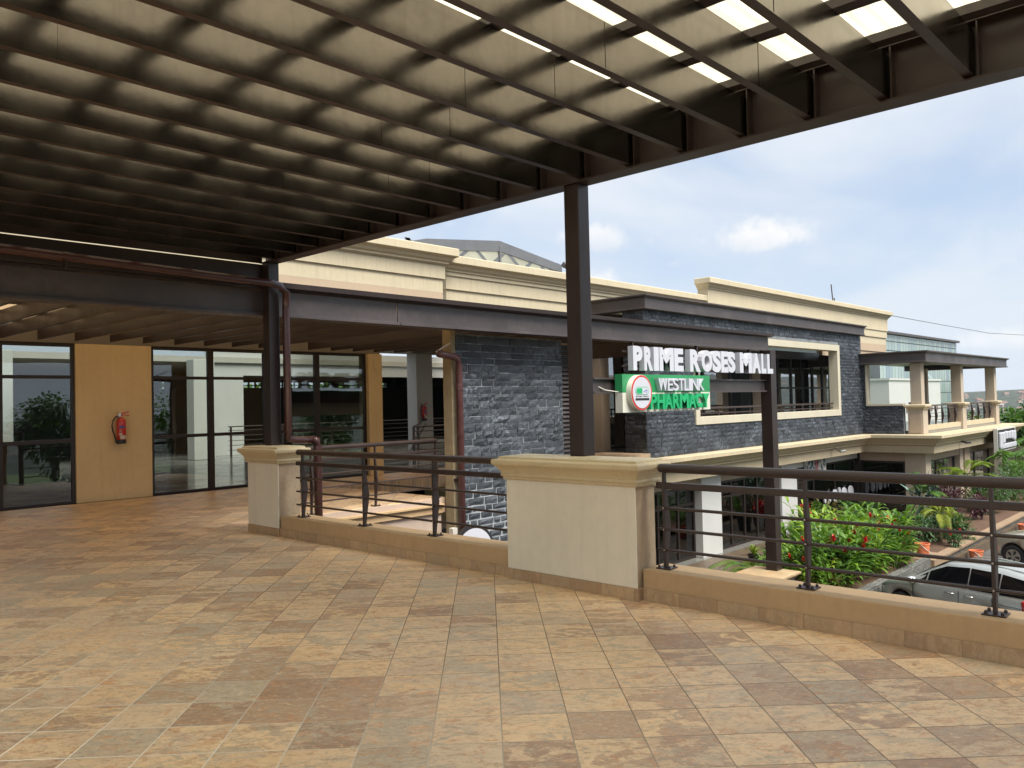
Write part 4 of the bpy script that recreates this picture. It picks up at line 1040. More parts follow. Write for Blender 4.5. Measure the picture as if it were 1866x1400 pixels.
# slate faced pedestal under the far post
pd = T('masonry_pillar','slate faced pedestal with a cream cap under the far brown post','pillar',(20,9.4,GZ))
P('shaft', MB().box(19.5,20.42,9.25,10.3,gz0,-3.06), M['stone'], pd)
L = [rect_loop(19.5-o,20.42+o,9.25-o,10.3+o,z) for o,z in ((.02,-3.058),(.04,-3.04),(.05,-3.03),(.08,-2.99),(.08,-2.97),(.12,-2.96),(.12,-2.915),(.08,-2.90),(0,-2.89))]
m = MB(); m.loft(L); P('cap', m, M['stained_cap'], pd)

# ------------------------------------------------------------------ plants
def leaf(m, base, d, up, L, w, bend=.5, n=4):
    d = Vector(d).normalized(); up = Vector(up); s = d.cross(up)
    if s.length < 1e-3: s = d.cross(Vector((1,0,0)))
    s.normalize(); u_ = s.cross(d).normalized()
    vs = []; b = Vector(base)
    for i in range(n+1):
        t = i/n; p = b+d*(L*t)-Vector((0,0,1))*(bend*L*t*t)
        ww = w*(sin(pi*min(1,.12+t*.88))**.75) if i<n else .002
        vs += [p-s*ww+u_*ww*.35, p, p+s*ww+u_*ww*.35]
    fs = []
    for i in range(n):
        a = i*3; fs += [(a,a+1,a+4,a+3),(a+1,a+2,a+5,a+4)]
    m.add(vs, fs)
def ginger_mesh(seed, stems, h, L=.47, w=.042, lean=.5):
    rnd = random.Random(seed); m = MB()
    for s in range(stems):
        a = rnd.random()*2*pi; rr = rnd.random()*.22; b = Vector((rr*cos(a),rr*sin(a),0))
        hh = h*(.6+.5*rnd.random()); tilt = lean*(.3+rnd.random()); top = b+Vector((cos(a)*tilt*hh, sin(a)*tilt*hh, hh))
        m.tube([b,(b+top)/2+Vector((0,0,.06*hh)),top],[.012,.010,.005],4,False)
        k = rnd.randint(9,13); side = rnd.random()*pi
        for i in range(k):
            t = .25+.75*i/(k-1); p = b.lerp(top,t); sd = 1 if i%2 else -1
            az = a+sd*(1.35-.75*t)+rnd.uniform(-.25,.25); el = .35+.5*t+rnd.uniform(-.1,.15)
            leaf(m, p, (cos(az)*cos(el),sin(az)*cos(el),sin(el)), (0,0,1), L*(.75+.45*rnd.random())*(1.05-.3*abs(t-.6)), w*(.8+.5*rnd.random()), .35+.3*rnd.random())
    return m
def flower_mesh(seed, n, h, k_=1.3):
    rnd = random.Random(seed); m = MB()
    for s in range(n):
        a = rnd.random()*2*pi; r_ = .1+rnd.random()*.4; x,y,z = r_*cos(a),r_*sin(a),h*(.75+.35*rnd.random())
        for k in range(14):
            az = k*2.4; t = k/14
            leaf(m,(x,y,z+t*.13),(cos(az),sin(az),.9+t),(0,0,1),.085*k_*(1.1-t*.5),.020*k_,.1,2)
    return m
random.seed(11)
gin = []
for i in range(5):
    t = T('ginger_plant','broad leaved green ginger plant without flowers in the planter bed','plant',(21.5+i,9,gz0+.2),'green ginger plants in the planter bed')
    def shift(mm, t=t):
        l = t.location; mm.v = [(v[0]+l.x,v[1]+l.y,v[2]+l.z) for v in mm.v]; return mm
    P('foliage', shift(ginger_mesh(100+i,8,1.05+.09*i)), M['ginger'], t)
    if i%5 in (0,1,3): P('flower', shift(flower_mesh(200+i,2+i%2,1.0)), M['flower'], t)
    gin.append(t)
spots = []
random.seed(23)
tries = 0
while len(spots) < 56 and tries < 6000:
    tries += 1
    x = random.uniform(21.1,28.0); y = random.uniform(8.4,11.1)
    if x > 26.6 and y < 9.0: continue
    if x < 22.6 and y > 10.3: continue
    if all((x-a)**2+(y-b)**2 > .45**2 for a,b in spots): spots.append((x,y))
for i,(x,y) in enumerate(spots):
    hz_ = random.choice((.65,.8,.9,1.0,1.1,1.22))
    front = y < 9.3
    src = gin[[0,1,3,0,2][i%5]] if front else gin[[2,4,2,1,4][i%5]]
    if i < 5: src = gin[i]; o = src; o.location = (x,y,gz0+.2); o.rotation_euler = (0,0,random.random()*6.28); o.scale = (hz_,)*3
    else: o = dup(src,(x,y,gz0+.2),random.random()*6.28,hz_)
    if len(o.children)>1: o['label'] = 'green ginger plant with red flower spikes in the planter bed'
def shrub_mesh(seed, rx, rz, n, L, w):
    rnd = random.Random(seed); m = MB()
    lob = [(rnd.uniform(-.6,.6)*rx, rnd.uniform(-.6,.6)*rx, rnd.uniform(.35,.95)*rz, rnd.uniform(.35,.6)*rx) for _ in range(6)]
    for i in range(n):
        lx,ly,lz,lr = rnd.choice(lob)
        v = Vector((rnd.gauss(0,1),rnd.gauss(0,1),rnd.gauss(0,1))).normalized(); r_ = lr*(rnd.random()**.4)
        p = Vector((lx,ly,lz))+v*r_
        if p.z < .02: p.z = .02+rnd.random()*.1
        d = (v+Vector((rnd.uniform(-.6,.6),rnd.uniform(-.6,.6),rnd.uniform(-.1,.8))))
        leaf(m,p,d,(0,0,1),L*(.6+.8*rnd.random()),w*(.7+.6*rnd.random()),.3,2)
    for i in range(7):
        lx,ly,lz,lr = rnd.choice(lob); m.tube([(rnd.uniform(-.05,.05),rnd.uniform(-.05,.05),0),(lx*.5,ly*.5,lz*.6),(lx,ly,lz)],[.018,.012,.006],4,False)
    return m
def at(mm, loc): mm.v = [(v[0]+loc[0],v[1]+loc[1],v[2]+loc[2]) for v in mm.v]; return mm
def shrub(loc, label, mat, seed, rx, rz, n=420, L=.14, w=.035, name='shrub', group=None):
    return one(name, at(shrub_mesh(seed,rx,rz,n,L,w),loc), mat, label, 'shrub', group)
zs_ = gz0+.2
shrub((29.6,9.3,zs_),'rounded dark green shrub beyond the ginger bed',M['dark_leaf'],1,.75,.95,700)
shrub((31.0,9.0,zs_),'low dark shrub behind the dwarf palm',M['dark_leaf'],2,.7,.7,600)
shrub((31.9,8.5,zs_),'mid green bushy plant beside the orange bucket',M['tree_leaf'],3,.6,.7,500)
shrub((33.2,9.4,zs_),'wide dark green shrub by the pavilion corner',M['dark_leaf'],4,.95,.9,700)
shrub((35.2,9.6,zs_),'purple leaved shrub in the middle of the planter',M['purple_leaf'],5,.75,1.35,700,.16,.03)
shrub((37.2,8.9,zs_),'second purple leaved shrub nearer the kerb',M['purple_leaf'],6,.6,.95,500,.16,.03)
shrub((39.4,9.3,zs_),'large green shrub under the far front window',M['tree_leaf'],7,1.1,1.2,800)
shrub((42.0,9.3,zs_),'dense green shrub past the purple plants',M['dark_leaf'],8,1.3,1.4,900)
shrub((45.0,9.3,zs_),'tall green shrub near the end of the planter',M['tree_leaf'],9,1.3,1.6,900)
shrub((48.5,9.4,zs_),'farthest green shrub along the planter',M['dark_leaf'],10,1.4,1.5,900)
shrub((36.0,10.6,zs_),'pale agave like plant at the foot of the pavilion pier',paint('blue_green_leaf',(.13,.22,.18),.6,var=.2,bump=0),11,.6,1.3,120,.8,.06)
t = T('flowering_plant','small plant with red flower heads in front of the dark shrub','plant',(30.3,8.15,zs_))
P('foliage', at(shrub_mesh(31,.35,.45,140,.12,.03),(30.3,8.15,zs_)), M['dark_leaf'], t)
P('flower', at(flower_mesh(32,6,.4),(30.3,8.15,zs_)), M['flower'], t)

def palm(loc, label, h, nfr, L, mat, seed, trunk=True, arch=.6, lw=.022):
    rnd = random.Random(seed); t = T('palm', label, 'palm', loc); x,y,z = loc
    if trunk: P('trunk', MB().tube([(x,y,z),(x+.02,y,z+h*.5),(x,y+.02,z+h)],[.07,.05,.045],10), M['palm_bark'], t, smooth=True)
    m = MB()
    for k in range(nfr):
        a = k*2.4+rnd.random()*.4; el = rnd.uniform(.35,1.25); d = Vector((cos(a)*cos(el),sin(a)*cos(el),sin(el)))
        LL = L*rnd.uniform(.75,1.1); pts = []
        for i in range(9):
            q = i/8; pts.append(Vector((x,y,z+h))+d*(LL*q)-Vector((0,0,1))*(arch*LL*q*q))
        m.tube(pts,[.014*(1-.8*i/8) for i in range(9)],4,False)
        side = d.cross(Vector((0,0,1))).normalized()
        for i in range(2,9):
            for j in (0,.5):
                q = min(8,i+j); i0 = int(q); p = pts[i0].lerp(pts[min(8,i0+1)],q-i0); dd = (pts[min(8,i0+1)]-pts[max(0,i0-1)]).normalized()
                for s_ in (-1,1):
                    ll = LL*.36*(1-.6*abs(q/8-.45))
                    leaf(m,p,side*s_+dd*.9+Vector((0,0,.25)),(0,0,1),ll,lw,.35,3)
    P('crown', m, mat, t); return t
palm((30.9,8.7,zs_),'dwarf palm with a pale stem and yellow green fronds',.95,9,1.0,M['yellow_leaf'],1,arch=.65,lw=.03)
palm((31.2,11.2,zs_),'dark green palm in front of the display window',.5,11,1.5,M['palm_leaf'],2,arch=.45,lw=.025)
palm((35.0,10.4,zs_),'spiky palm against the corner pier of the pavilion',1.2,13,1.5,M['palm_leaf'],3,arch=.4,lw=.03)
palm((40.2,10.2,zs_),'tall palm in front of the first pavilion window',1.4,12,1.7,M['yellow_leaf'],4,arch=.5,lw=.04)
palm((46.6,9.6,zs_),'palm with arching fronds in front of the second pavilion window',1.6,12,1.9,M['palm_leaf'],5,arch=.7,lw=.045)
palm((51.5,9.0,zs_),'farthest palm beside the perimeter fence',2.3,13,2.2,M['palm_leaf'],6,arch=.55,lw=.05)
palm((21.35,10.9,zs_),'drooping dark palm right beside the far post',.25,10,1.3,M['palm_leaf'],7,trunk=False,arch=.55)

for i,(x,y,mt,lb) in enumerate(((22.2,10.6,'yellow_leaf','yellow striped strappy plant at the near end of the ginger bed'),(24.4,10.8,'bronze_leaf','bronze strappy plant at the back of the ginger bed'),(27.2,9.9,'dark_leaf','dark strappy plant at the far end of the ginger bed'),(21.6,8.6,'bronze_leaf','bronze strappy plant at the kerb corner of the ginger bed'))):
    rnd = random.Random(70+i); m = MB()
    for k in range(34):
        a = rnd.random()*6.28; el = rnd.uniform(.5,1.4); leaf(m,(x,y,zs_),(cos(a)*cos(el),sin(a)*cos(el),sin(el)),(0,0,1),rnd.uniform(.7,1.15),.032,.4,4)
    one('strappy_plant', m, M[mt], lb, 'plant')
# pots on the walkway
def pot(loc, label, r, h, mat, leafmat, kind, seed):
    x,y,z = loc; t = T('potted_plant', label, 'potted plant', loc)
    P('pot', MB().lathe([(r*.72,z),(r*.95,z+h*.9),(r*1.05,z+h*.9),(r*1.06,z+h),(r*.92,z+h),(r*.88,z+h*.9)],x,y,18), mat, t, smooth=False)
    m = MB()
    if kind=='g': m = at(ginger_mesh(seed,9,.8,.30,.035,.5),(x,y,z+h*.9))
    elif kind=='s': m = at(shrub_mesh(seed,r*1.6,.55,200,.16,.03),(x,y,z+h*.9))
    else:
        rnd = random.Random(seed)
        for k in range(26):
            a = rnd.random()*6.28; el = rnd.uniform(.5,1.4); leaf(m,(x,y,z+h*.9),(cos(a)*cos(el),sin(a)*cos(el),sin(el)),(0,0,1),.55,.03,.3,4)
    P('foliage', m, leafmat, t)
zw = gz0
pot((27.6,12.05,zw),'orange pot with feathery green plant, nearest the post',.24,.42,M['terracotta'],M['palm_leaf'],'s',1)
pot((28.15,11.95,zw),'orange pot in the middle of the pot row',.22,.40,M['terracotta'],M['ginger'],'s',2)
pot((28.7,11.9,zw),'orange pot next to the teal tin',.22,.42,M['terracotta'],M['purple_leaf'],'s',3)
pot((29.6,11.75,zw),'teal tin planter with a pale side among the orange pots',.25,.45,M['teal'],M['bronze_leaf'],'d',4)
pot((30.2,12.1,zw),'tall orange pot at the back of the pot row',.24,.6,M['terracotta'],M['bronze_leaf'],'g',5)
pot((30.6,13.2,zw),'big bushy pot plant standing before the dark shop window',.32,.6,M['black'],M['palm_leaf'],'g',6)
pot((31.9,13.2,zw),'bronze leaved pot plant right of the big bushy one',.3,.55,M['black'],M['bronze_leaf'],'g',7)
pot((24.6,12.5,zw),'yellow and dark red croton in a pot by the shop walkway',.2,.3,M['black'],M['yellow_leaf'],'d',8)
pot((25.3,12.3,zw),'bluish strap leaved pot plant behind the railing post',.2,.3,M['black'],M['dark_leaf'],'d',9)
pot((33.6,12.9,zw),'dark leafy pot plant under the white lettering',.3,.5,M['black'],M['dark_leaf'],'g',10)
pot((31.2,13.6,zw+.0),'red flowering plant in a white pot by the shop door',.15,.62,M['white_paint'],M['flower'],'s',11)
def pail(loc, label):
    x,y,z = loc; t = T('bucket', label, 'bucket', loc)
    P('body', MB().lathe([(.17,z),(.215,z+.40),(.225,z+.40),(.225,z+.43),(.20,z+.43),(.16,z+.05)],x,y,20), M['bucket'], t)
    P('handle', MB().tube([(x-.22,y-.02,z+.40),(x-.16,y-.16,z+.26),(x,y-.235,z+.15),(x+.12,y-.2,z+.13)],.012,6), M['paper'], t)
pail((30.5,7.5,GZ),'faded orange bucket on the kerb beside the planter, nearer the silver van')
pail((37.6,7.5,GZ),'faded orange bucket farther along the kerb by the beige car')
pail((27.6,8.3,gz0+.235),'orange bucket on the paved gap at the end of the ginger bed')

# ------------------------------------------------------------------ cars
def car(label, loc, heading, Lc, Wc, Hc, paint_m, kind, ks=1):
    """profile car, nose towards +x in its own frame, then turned to the heading"""
    t = T('parked_car', label, 'car', loc)
    R_ = Matrix.Rotation(heading,3,'Z'); o = Vector(loc)
    def W(m):
        m.v = [tuple(o+R_@(Vector(v)*ks)) for v in m.v]; return m
    hw = Wc/2
    if kind=='van':
        # stations: x, belt z, roof z, roof half width, half width, sill z
        stn = [(2.22,.60,.62,.48,.60,.32),(2.12,.74,.76,.56,.74,.26),(1.85,.90,.92,.62,.82,.24),(1.45,.99,1.01,.66,.86,.24),(1.22,1.02,1.06,.66,.87,.24),(.60,1.04,1.44,.60,.87,.24),(.15,1.04,1.63,.60,.875,.24),(-.5,1.05,1.69,.61,.88,.24),(-1.3,1.06,1.68,.61,.88,.24),(-1.95,1.07,1.60,.60,.87,.26),(-2.18,1.06,1.42,.57,.82,.34),(-2.26,.98,1.10,.52,.76,.40)]
        wheels = (1.38,-1.28); wr = .32
    else:
        stn = [(2.3,.70,.72,.5,.62,.36),(2.2,.90,.92,.6,.80,.30),(1.9,1.02,1.04,.68,.88,.30),(1.1,1.08,1.12,.70,.91,.30),(.85,1.10,1.14,.70,.91,.30),(.25,1.12,1.58,.62,.91,.30),(-.3,1.12,1.74,.63,.91,.30),(-1.4,1.14,1.74,.63,.91,.30),(-2.05,1.14,1.66,.61,.90,.34),(-2.25,1.10,1.40,.58,.84,.42),(-2.32,1.0,1.05,.54,.80,.5)]
        wheels = (1.42,-1.35); wr = .36
    loops = []
    for x,zb,zr,rw,w,zs2 in stn:
        k = w
        half = [(0,zs2),(k*.88,zs2),(k*.985,zs2+.12),(k,(zs2+zb)*.52),(k*.985,zb-.10),(k*.94,zb),(rw+ (k*.94-rw)*.45,zb+(zr-zb)*.55),(rw,zr-.05*min(1,(zr-zb)/.3)),(rw*.8,zr),(0,zr+.02)]
        lp = [(x,y,z) for y,z in half]+[(x,-y,z) for y,z in half[-2:0:-1]]
        loops.append(lp)
    bm0 = MB(); bm0.loft(loops)
    body = P('body', W(bm0), paint_m, t, smooth=True)
    es = body.modifiers.new('split','EDGE_SPLIT'); es.split_angle = radians(42)
    # wheel arches cut out of the body
    cut = MB()
    for wx in wheels:
        cut.tube([(wx,-1.2,wr+.02),(wx,1.2,wr+.02)],wr+.075,24)
    cut = W(cut); co_ = P('cutter', cut, M['black'], t)
    bo = body.modifiers.new('arches','BOOLEAN'); bo.operation='DIFFERENCE'; bo.object = co_; bo.solver='EXACT'
    bpy.context.view_layer.update(); dg = bpy.context.evaluated_depsgraph_get()
    me = bpy.data.meshes.new_from_object(body.evaluated_get(dg)); body.modifiers.clear(); body.data = me
    bpy.data.objects.remove(co_)
    # windows lie just proud of the body sides
    def side_z(x):
        for (a,b) in zip(stn,stn[1:]):
            if b[0] <= x <= a[0]:
                q = (x-a[0])/(b[0]-a[0]); return [a[i]+(b[i]-a[i])*q for i in range(6)]
    def side_pt(x,z,s,off=.012):
        _,zb,zr,rw,w,zs2 = side_z(x); pr = [(w*.94,zb),(rw+(w*.94-rw)*.45,zb+(zr-zb)*.55),(rw,zr-.05*min(1,(zr-zb)/.3))]
        for (y0_,z0_),(y1_,z1_) in zip(pr,pr[1:]):
            if z<=z1_ or (y1_,z1_)==pr[-1]:
                q = (z-z0_)/(z1_-z0_) if z1_!=z0_ else 0; return (x, s*(y0_+(y1_-y0_)*q+off), z)
    def glass_strip(x0,x1,s,za,zb_):
        m = MB(); n = 14; rows = 4; vs = []
        for i in range(n+1):
            x = x0+(x1-x0)*i/n; a,b = za(x),zb_(x)
            for j in range(rows+1): vs.append(side_pt(x,a+(b-a)*j/rows,s))
        m.add(vs,[(i*(rows+1)+j,(i+1)*(rows+1)+j,(i+1)*(rows+1)+j+1,i*(rows+1)+j+1) for i in range(n) for j in range(rows)]); return m
    for s in (1,-1):
        lo = lambda x: side_z(x)[1]+.035
        def hi(x):
            v = side_z(x); return max(v[1]+.045, v[2]-.10)
        if kind=='van': spans = ((1.05,.66),(.62,-.50),(-.53,-1.30),(-1.33,-1.98))
        else: spans = ((.70,-.45),(-.49,-1.35),(-1.39,-2.0))
        for a,b in spans: P('side_window', W(glass_strip(a,b,s,lo,hi)), M['tint'], t, smooth=True)
        # mirror
        mx = .98 if kind=='van' else .75
        P('wing_mirror', W(MB().loft([[(mx+a*.09*q,s*(hw+.03+h_),1.07+b*.085*q) for a,b in ((-1,-.7),(-.6,1),(.7,1),(1,0),(.7,-1),(-.6,-1))] for q,h_ in ((.6,-.10),(1,-.02),(1,.10),(.55,.16))])), paint_m if kind!='van' else M['chrome_white'], t, bev=.02, smooth=True)
        for dx in ((.1,-.42) if kind=='van' else (-.25,-1.2)):
            P('door_handle', W(MB().tube([(dx-.27,s*(hw-.005),.90),(dx-.20,s*(hw+.022),.905),(dx-.09,s*(hw+.022),.905),(dx-.03,s*(hw-.005),.90)],.018,8)), M['chrome'], t, smooth=True)
        sm = MB()
        for dx in ((1.02,-.30,-1.18) if kind=='van' else (.8,-.42,-1.36)):
            z0_,z1_ = .32,1.0
            sm.box(dx-.004,dx+.004,min(s*(hw-.012),s*(hw+.003)),max(s*(hw-.012),s*(hw+.003)),z0_,z1_)
        sm.box(-2.0,-1.18,min(s*(hw-.02),s*(hw+.0)),max(s*(hw-.02),s*(hw+.0)),.865,.873)
        P('door_seam', W(sm), M['black'], t)
        for wx in wheels:
            wh = W(MB().tube([(wx,s*(hw-.22),wr),(wx,s*(hw-.20),wr),(wx,s*(hw-.03),wr),(wx,s*(hw-.015),wr)],[wr-.03,wr,wr,wr-.03],28))
            w_ = P('wheel', wh, M['rubber'], t, smooth=False)
            P('rim', W(MB().tube([(wx,s*(hw-.06),wr),(wx,s*(hw-.008),wr)],[wr*.66,wr*.66],24)), M['alloy'], w_)
            hb = MB()
            for k in range(5):
                a = 2*pi*k/5; hb.add([(wx+cos(a+.3)*wr*.2,s*(hw-.006),wr+sin(a+.3)*wr*.2),(wx+cos(a+.5)*wr*.58,s*(hw-.006),wr+sin(a+.5)*wr*.58),(wx+cos(a+.95)*wr*.58,s*(hw-.006),wr+sin(a+.95)*wr*.58),(wx+cos(a+1.0)*wr*.2,s*(hw-.006),wr+sin(a+1.0)*wr*.2)],[(0,1,2,3)])
            P('spoke_gap', W(hb), M['black'], w_)
            P('arch_liner', W(MB().tube([(wx,s*(hw-.4),wr+.02),(wx,s*(hw-.23),wr+.02)],wr+.07,20)), M['black'], t)
        # lamps
        fx = stn[1][0]
        P('headlight', W(MB().loft([[(fx-.02-a*.40,s*(hw*.60+b*.12+a*.14),.72+c_*.10+a*.12) for b,c_ in ((-1,-.8),(1,-.6),(1.1,.5),(-.6,1))] for a in (0,1)])), M['headlamp'], t, bev=.02, smooth=True)
        bx = stn[-2][0]
        P('tail_light', W(MB().box(bx-.03,bx+.30,min(s*hw*.78,s*(hw*.985)),max(s*hw*.78,s*(hw*.985)),.72,1.06)), M['tail'], t, bev=.03)
        P('tail_lens', W(MB().box(bx-.034,bx+.22,min(s*hw*.80,s*(hw*.992)),max(s*hw*.80,s*(hw*.992)),.86,.92)), M['letter'], t)
    # windscreen and rear glass
    iw = [i for i,q in enumerate(stn[:-1]) if q[2]-q[1]<.06 and stn[i+1][2]-stn[i+1][1]>.3][0]
    a,b = stn[iw],stn[iw+2]
    def top_pt(q,yy,x): return (x, yy*q[3]*.92, q[2]+.035)
    P('windscreen', W(MB().quad((a[0]-.05,-a[3]*.95,a[2]+.045),(a[0]-.05,a[3]*.95,a[2]+.045),(b[0]+.1,b[3]*.9,b[2]-.01),(b[0]+.1,-b[3]*.9,b[2]-.01))), M['tint'], t)
    if kind=='van':
        rg = MB()
        for yy in (-.42,.42): rg.tube([(.1,yy,1.675),(-.6,yy,1.735),(-1.8,yy,1.655)],.018,6)
        P('roof_seam', W(rg), paint_m, t)
    P('number_plate', W(MB().box(stn[0][0]-.01,stn[0][0]+.012,-.26,.26,.40,.52)), M['letter'], t)
    return t
M['chrome_white'] = paint('silver_mirror_paint',(.62,.63,.66),.2,metal=.6,var=.03,bump=0,coat=.5)
M['silver'] = paint('silver_green_car_paint',(.43,.45,.43),.28,metal=.55,var=.05,vscale=.8,bump=0,coat=.6,rvar=.05)
M['champagne'] = paint('champagne_car_paint',(.55,.50,.42),.26,metal=.5,var=.05,vscale=.8,bump=0,coat=.6,rvar=.05)
M['alloy'] = paint('alloy_rim',(.5,.5,.5),.3,metal=.9,var=.1,bump=0)
M['headlamp'] = paint('headlamp_glass',(.62,.63,.58),.06,var=.05,bump=0,coat=.5,rvar=.02)
M['tail'] = paint('tail_lamp_red',(.42,.012,.014),.1,var=.05,bump=0,coat=.5,rvar=.02)
car('silver grey minivan with dark tinted windows parked nose to the ginger bed',(22.5,5.72,GZ),radians(70),4.5,1.76,1.7,M['silver'],'van',.94)
car('champagne coloured car with alloy wheels parked beyond the silver van',(30.7,4.75,GZ),radians(70),4.6,1.82,1.75,M['champagne'],'suv')
# ================================================================== FAR THINGS
def hfun(x,y):
    r_ = sqrt(x*x+y*y); a = math.atan2(y,x)
    n1 = mnoise.noise(Vector((x/420.,y/420.,.3))); n2 = mnoise.noise(Vector((x/130.,y/130.,2.3)))
    if r_ < 75: return GZ-.35
    def ss(a_,b_,v):
        q = min(1,max(0,(v-a_)/(b_-a_))); return q*q*(3-2*q)
    z = GZ-.35-70*ss(75,650,r_)+ (63+12*sin(a*3.1+.4)+10*sin(a*7+1)+85*math.exp(-((a+.55)/.38)**2))*ss(800,1750,r_)*(1-.3*ss(1900,2800,r_))
    return z+(n1*16+n2*5)*ss(150,900,r_)*(1-.55*ss(1300,1700,r_))
m = MB(); RS = [60,75,100,140,200,280,380,500,620,740,860,960,1060,1160,1260,1360,1460,1560,1660,1760,1860,2000,2300,2800]; NA = 180
for r_ in RS:
    for k in range(NA):
        a = 2*pi*k/NA; x,y = r_*cos(a),r_*sin(a); m.v.append((x,y,hfun(x,y)))
for i in range(len(RS)-1):
    for k in range(NA): m.f.append((i*NA+k,i*NA+(k+1)%NA,(i+1)*NA+(k+1)%NA,(i+1)*NA+k))
b = NB('hillside'); p = b.pos(); n1 = b.noise(p,.012,6,.62); n2 = b.noise(p,.05,5,.65)
c = b.mix(b.maprange(n2,.42,.58,0,1),(.016,.028,.02),(.04,.055,.036)); c = b.mix(b.maprange(n1,.55,.68,0,.6),c,(.17,.11,.08))
struct('hills', m, b.end(b.bsdf(c,.95)), smooth=True)
# houses across the valley
random.seed(4)
def house_mesh(w,d,h):
    m = MB(); m.box(-w/2,w/2,-d/2,d/2,-2,h); nb_ = len(m.f)
    m.add([(-w/2-.5,-d/2-.5,h),(w/2+.5,-d/2-.5,h),(w/2+.5,d/2+.5,h),(-w/2-.5,d/2+.5,h),(-w/2+1,0,h+2.6),(w/2-1,0,h+2.6)],[(0,1,5,4),(1,2,5),(2,3,4,5),(3,0,4)])
    return m, nb_
src = []
for i,(w,d,h,mr_) in enumerate(((11,8,3.2,0),(14,9,3.4,0),(9,8,6,1),(16,8,3.5,0))):
    mm, nb_ = house_mesh(w,d,h)
    o = P('house', mm, [M['house_wall'], M['roof_tile'] if not mr_ else M['house_wall']])
    for q in o.data.polygons[nb_:]: q.material_index = 1
    o['label'] = 'small house with a rusty roof on the hillside across the valley' if not mr_ else 'small pale flat fronted house on the hillside across the valley'
    o['category'] = 'house'; o['group'] = 'houses on the far hillside'; src.append(o)
cnt = 0
while cnt < 270:
    a = radians(random.uniform(9.5,15.6)); r_ = random.uniform(820,1720)
    x,y = r_*cos(a),r_*sin(a)
    if mnoise.noise(Vector((x/160.,y/160.,7.7))) < -.12: continue
    if cnt < 4: o = src[cnt]
    else:
        k = random.choice((0,0,1,2,3)); o = src[k].copy(); C.objects.link(o)
    o.location = (x,y,hfun(x,y)); o.rotation_euler = (0,0,random.random()*3.1); s_ = random.uniform(.35,.72); o.scale = (s_,s_,s_)
    cnt += 1

def tree(loc, label, h, cr, mat, seed, nleaf=2600, L=.30, w=.085, trunk_h=.35, group=None, name='tree'):
    rnd = random.Random(seed); t = T(name, label, 'tree', loc, group); x,y,z = loc
    tk = MB(); th = h*trunk_h; tk.tube([(x,y,z-.3),(x+.05,y,z+th*.5),(x-.03,y+.05,z+th),(x,y,z+h*.75)],[.035*h+.03,.028*h,.022*h,.006*h],8)
    lobes = []
    for i in range(13):
        a = rnd.random()*2*pi; rr = cr*rnd.uniform(.15,.75); lz = z+th+(h-th)*rnd.uniform(.12,.92); lr = cr*rnd.uniform(.28,.5)*(1.15-.4*(lz-z)/h)
        p = Vector((x+rr*cos(a),y+rr*sin(a),lz)); lobes.append((p,lr))
        tk.tube([(x,y,z+th*rnd.uniform(.7,1.1)),tuple((Vector((x,y,z+th))+p)/2+Vector((0,0,.1))),tuple(p)],[.012*h,.008*h,.003*h],5,False)
    P('trunk', tk, M['bark'], t, smooth=True)
    m = MB()
    for i in range(nleaf):
        c_,lr = rnd.choice(lobes); v = Vector((rnd.gauss(0,1),rnd.gauss(0,1),rnd.gauss(0,1)*.8)).normalized(); p = c_+v*lr*(rnd.random()**.35)
        leaf(m,p,v+Vector((rnd.uniform(-.7,.7),rnd.uniform(-.7,.7),rnd.uniform(-.6,.5))),(0,0,1),L*(.6+.8*rnd.random()),w*(.7+.7*rnd.random()),.35,2)
    P('crown', m, mat, t); return t
tree((64,12.2,GZ-.4),'bright green leafy tree just beyond the pavilion roof end',4.9,2.2,M['tree_leaf'],1,2400,.45,.12,.2)
tree((66,14.8,GZ-.4),'green tree tucked behind the end pavilion',4.6,2.3,M['tree_leaf'],2,2200,.45,.12,.2)
tree((68,10.0,GZ-.4),'green tree at the right edge beyond the fence',5.0,2.6,M['tree_leaf'],3,2400,.45,.12,.2)
tree((72,13.4,GZ-.4),'darker green tree farther back beyond the fence',4.8,2.8,M['dark_leaf'],4,2200,.45,.12,.2)
tree((61.5,13.6,GZ-.4),'low dense green tree in front of the other trees by the fence',3.4,1.6,M['tree_leaf'],5,1600,.4,.11,.15)
for i,(x,y,h) in enumerate(((2,-31,8),(12,-33,9),(20,-32,7.5),(31,-33,8.5),(43,-32,7))):
    tree((x,y,GZ-.3),['dense tree mirrored in the glass front, behind the viewer','tall tree across the car park','round tree across the car park','broad tree across the car park','small tree across the car park'][i],h,3.4,M['tree_leaf'],20+i,2600,.42,.12,.3,'trees across the car park')
one('boundary_wall', MB().box(-12,50,-15.2,-15,GZ-.3,GZ+2.2), M['house_wall'], 'pale boundary wall across the car park', 'wall')
fn = T('fence','black railed fence on a low yellow wall at the end of the planter','fence',(58,8,GZ))
P('base_wall', MB().box(57.9,58.1,-6,16,GZ-.3,-3.35), M['parapet'], fn)
fb = MB(); y = -5.9
while y < 16: fb.box(57.985,58.015,y-.015,y+.015,-3.35,-2.35); y += .2
fb.box(57.98,58.02,-6,16,-2.5,-2.46); fb.box(57.98,58.02,-6,16,-3.25,-3.21)
P('bars', fb, M['black'], fn)
one('panel_fence', MB().box(59.6,59.7,-6,17,GZ-.3,-1.85), M['bamboo'], 'grey weathered panel fence behind the black railings', 'fence')

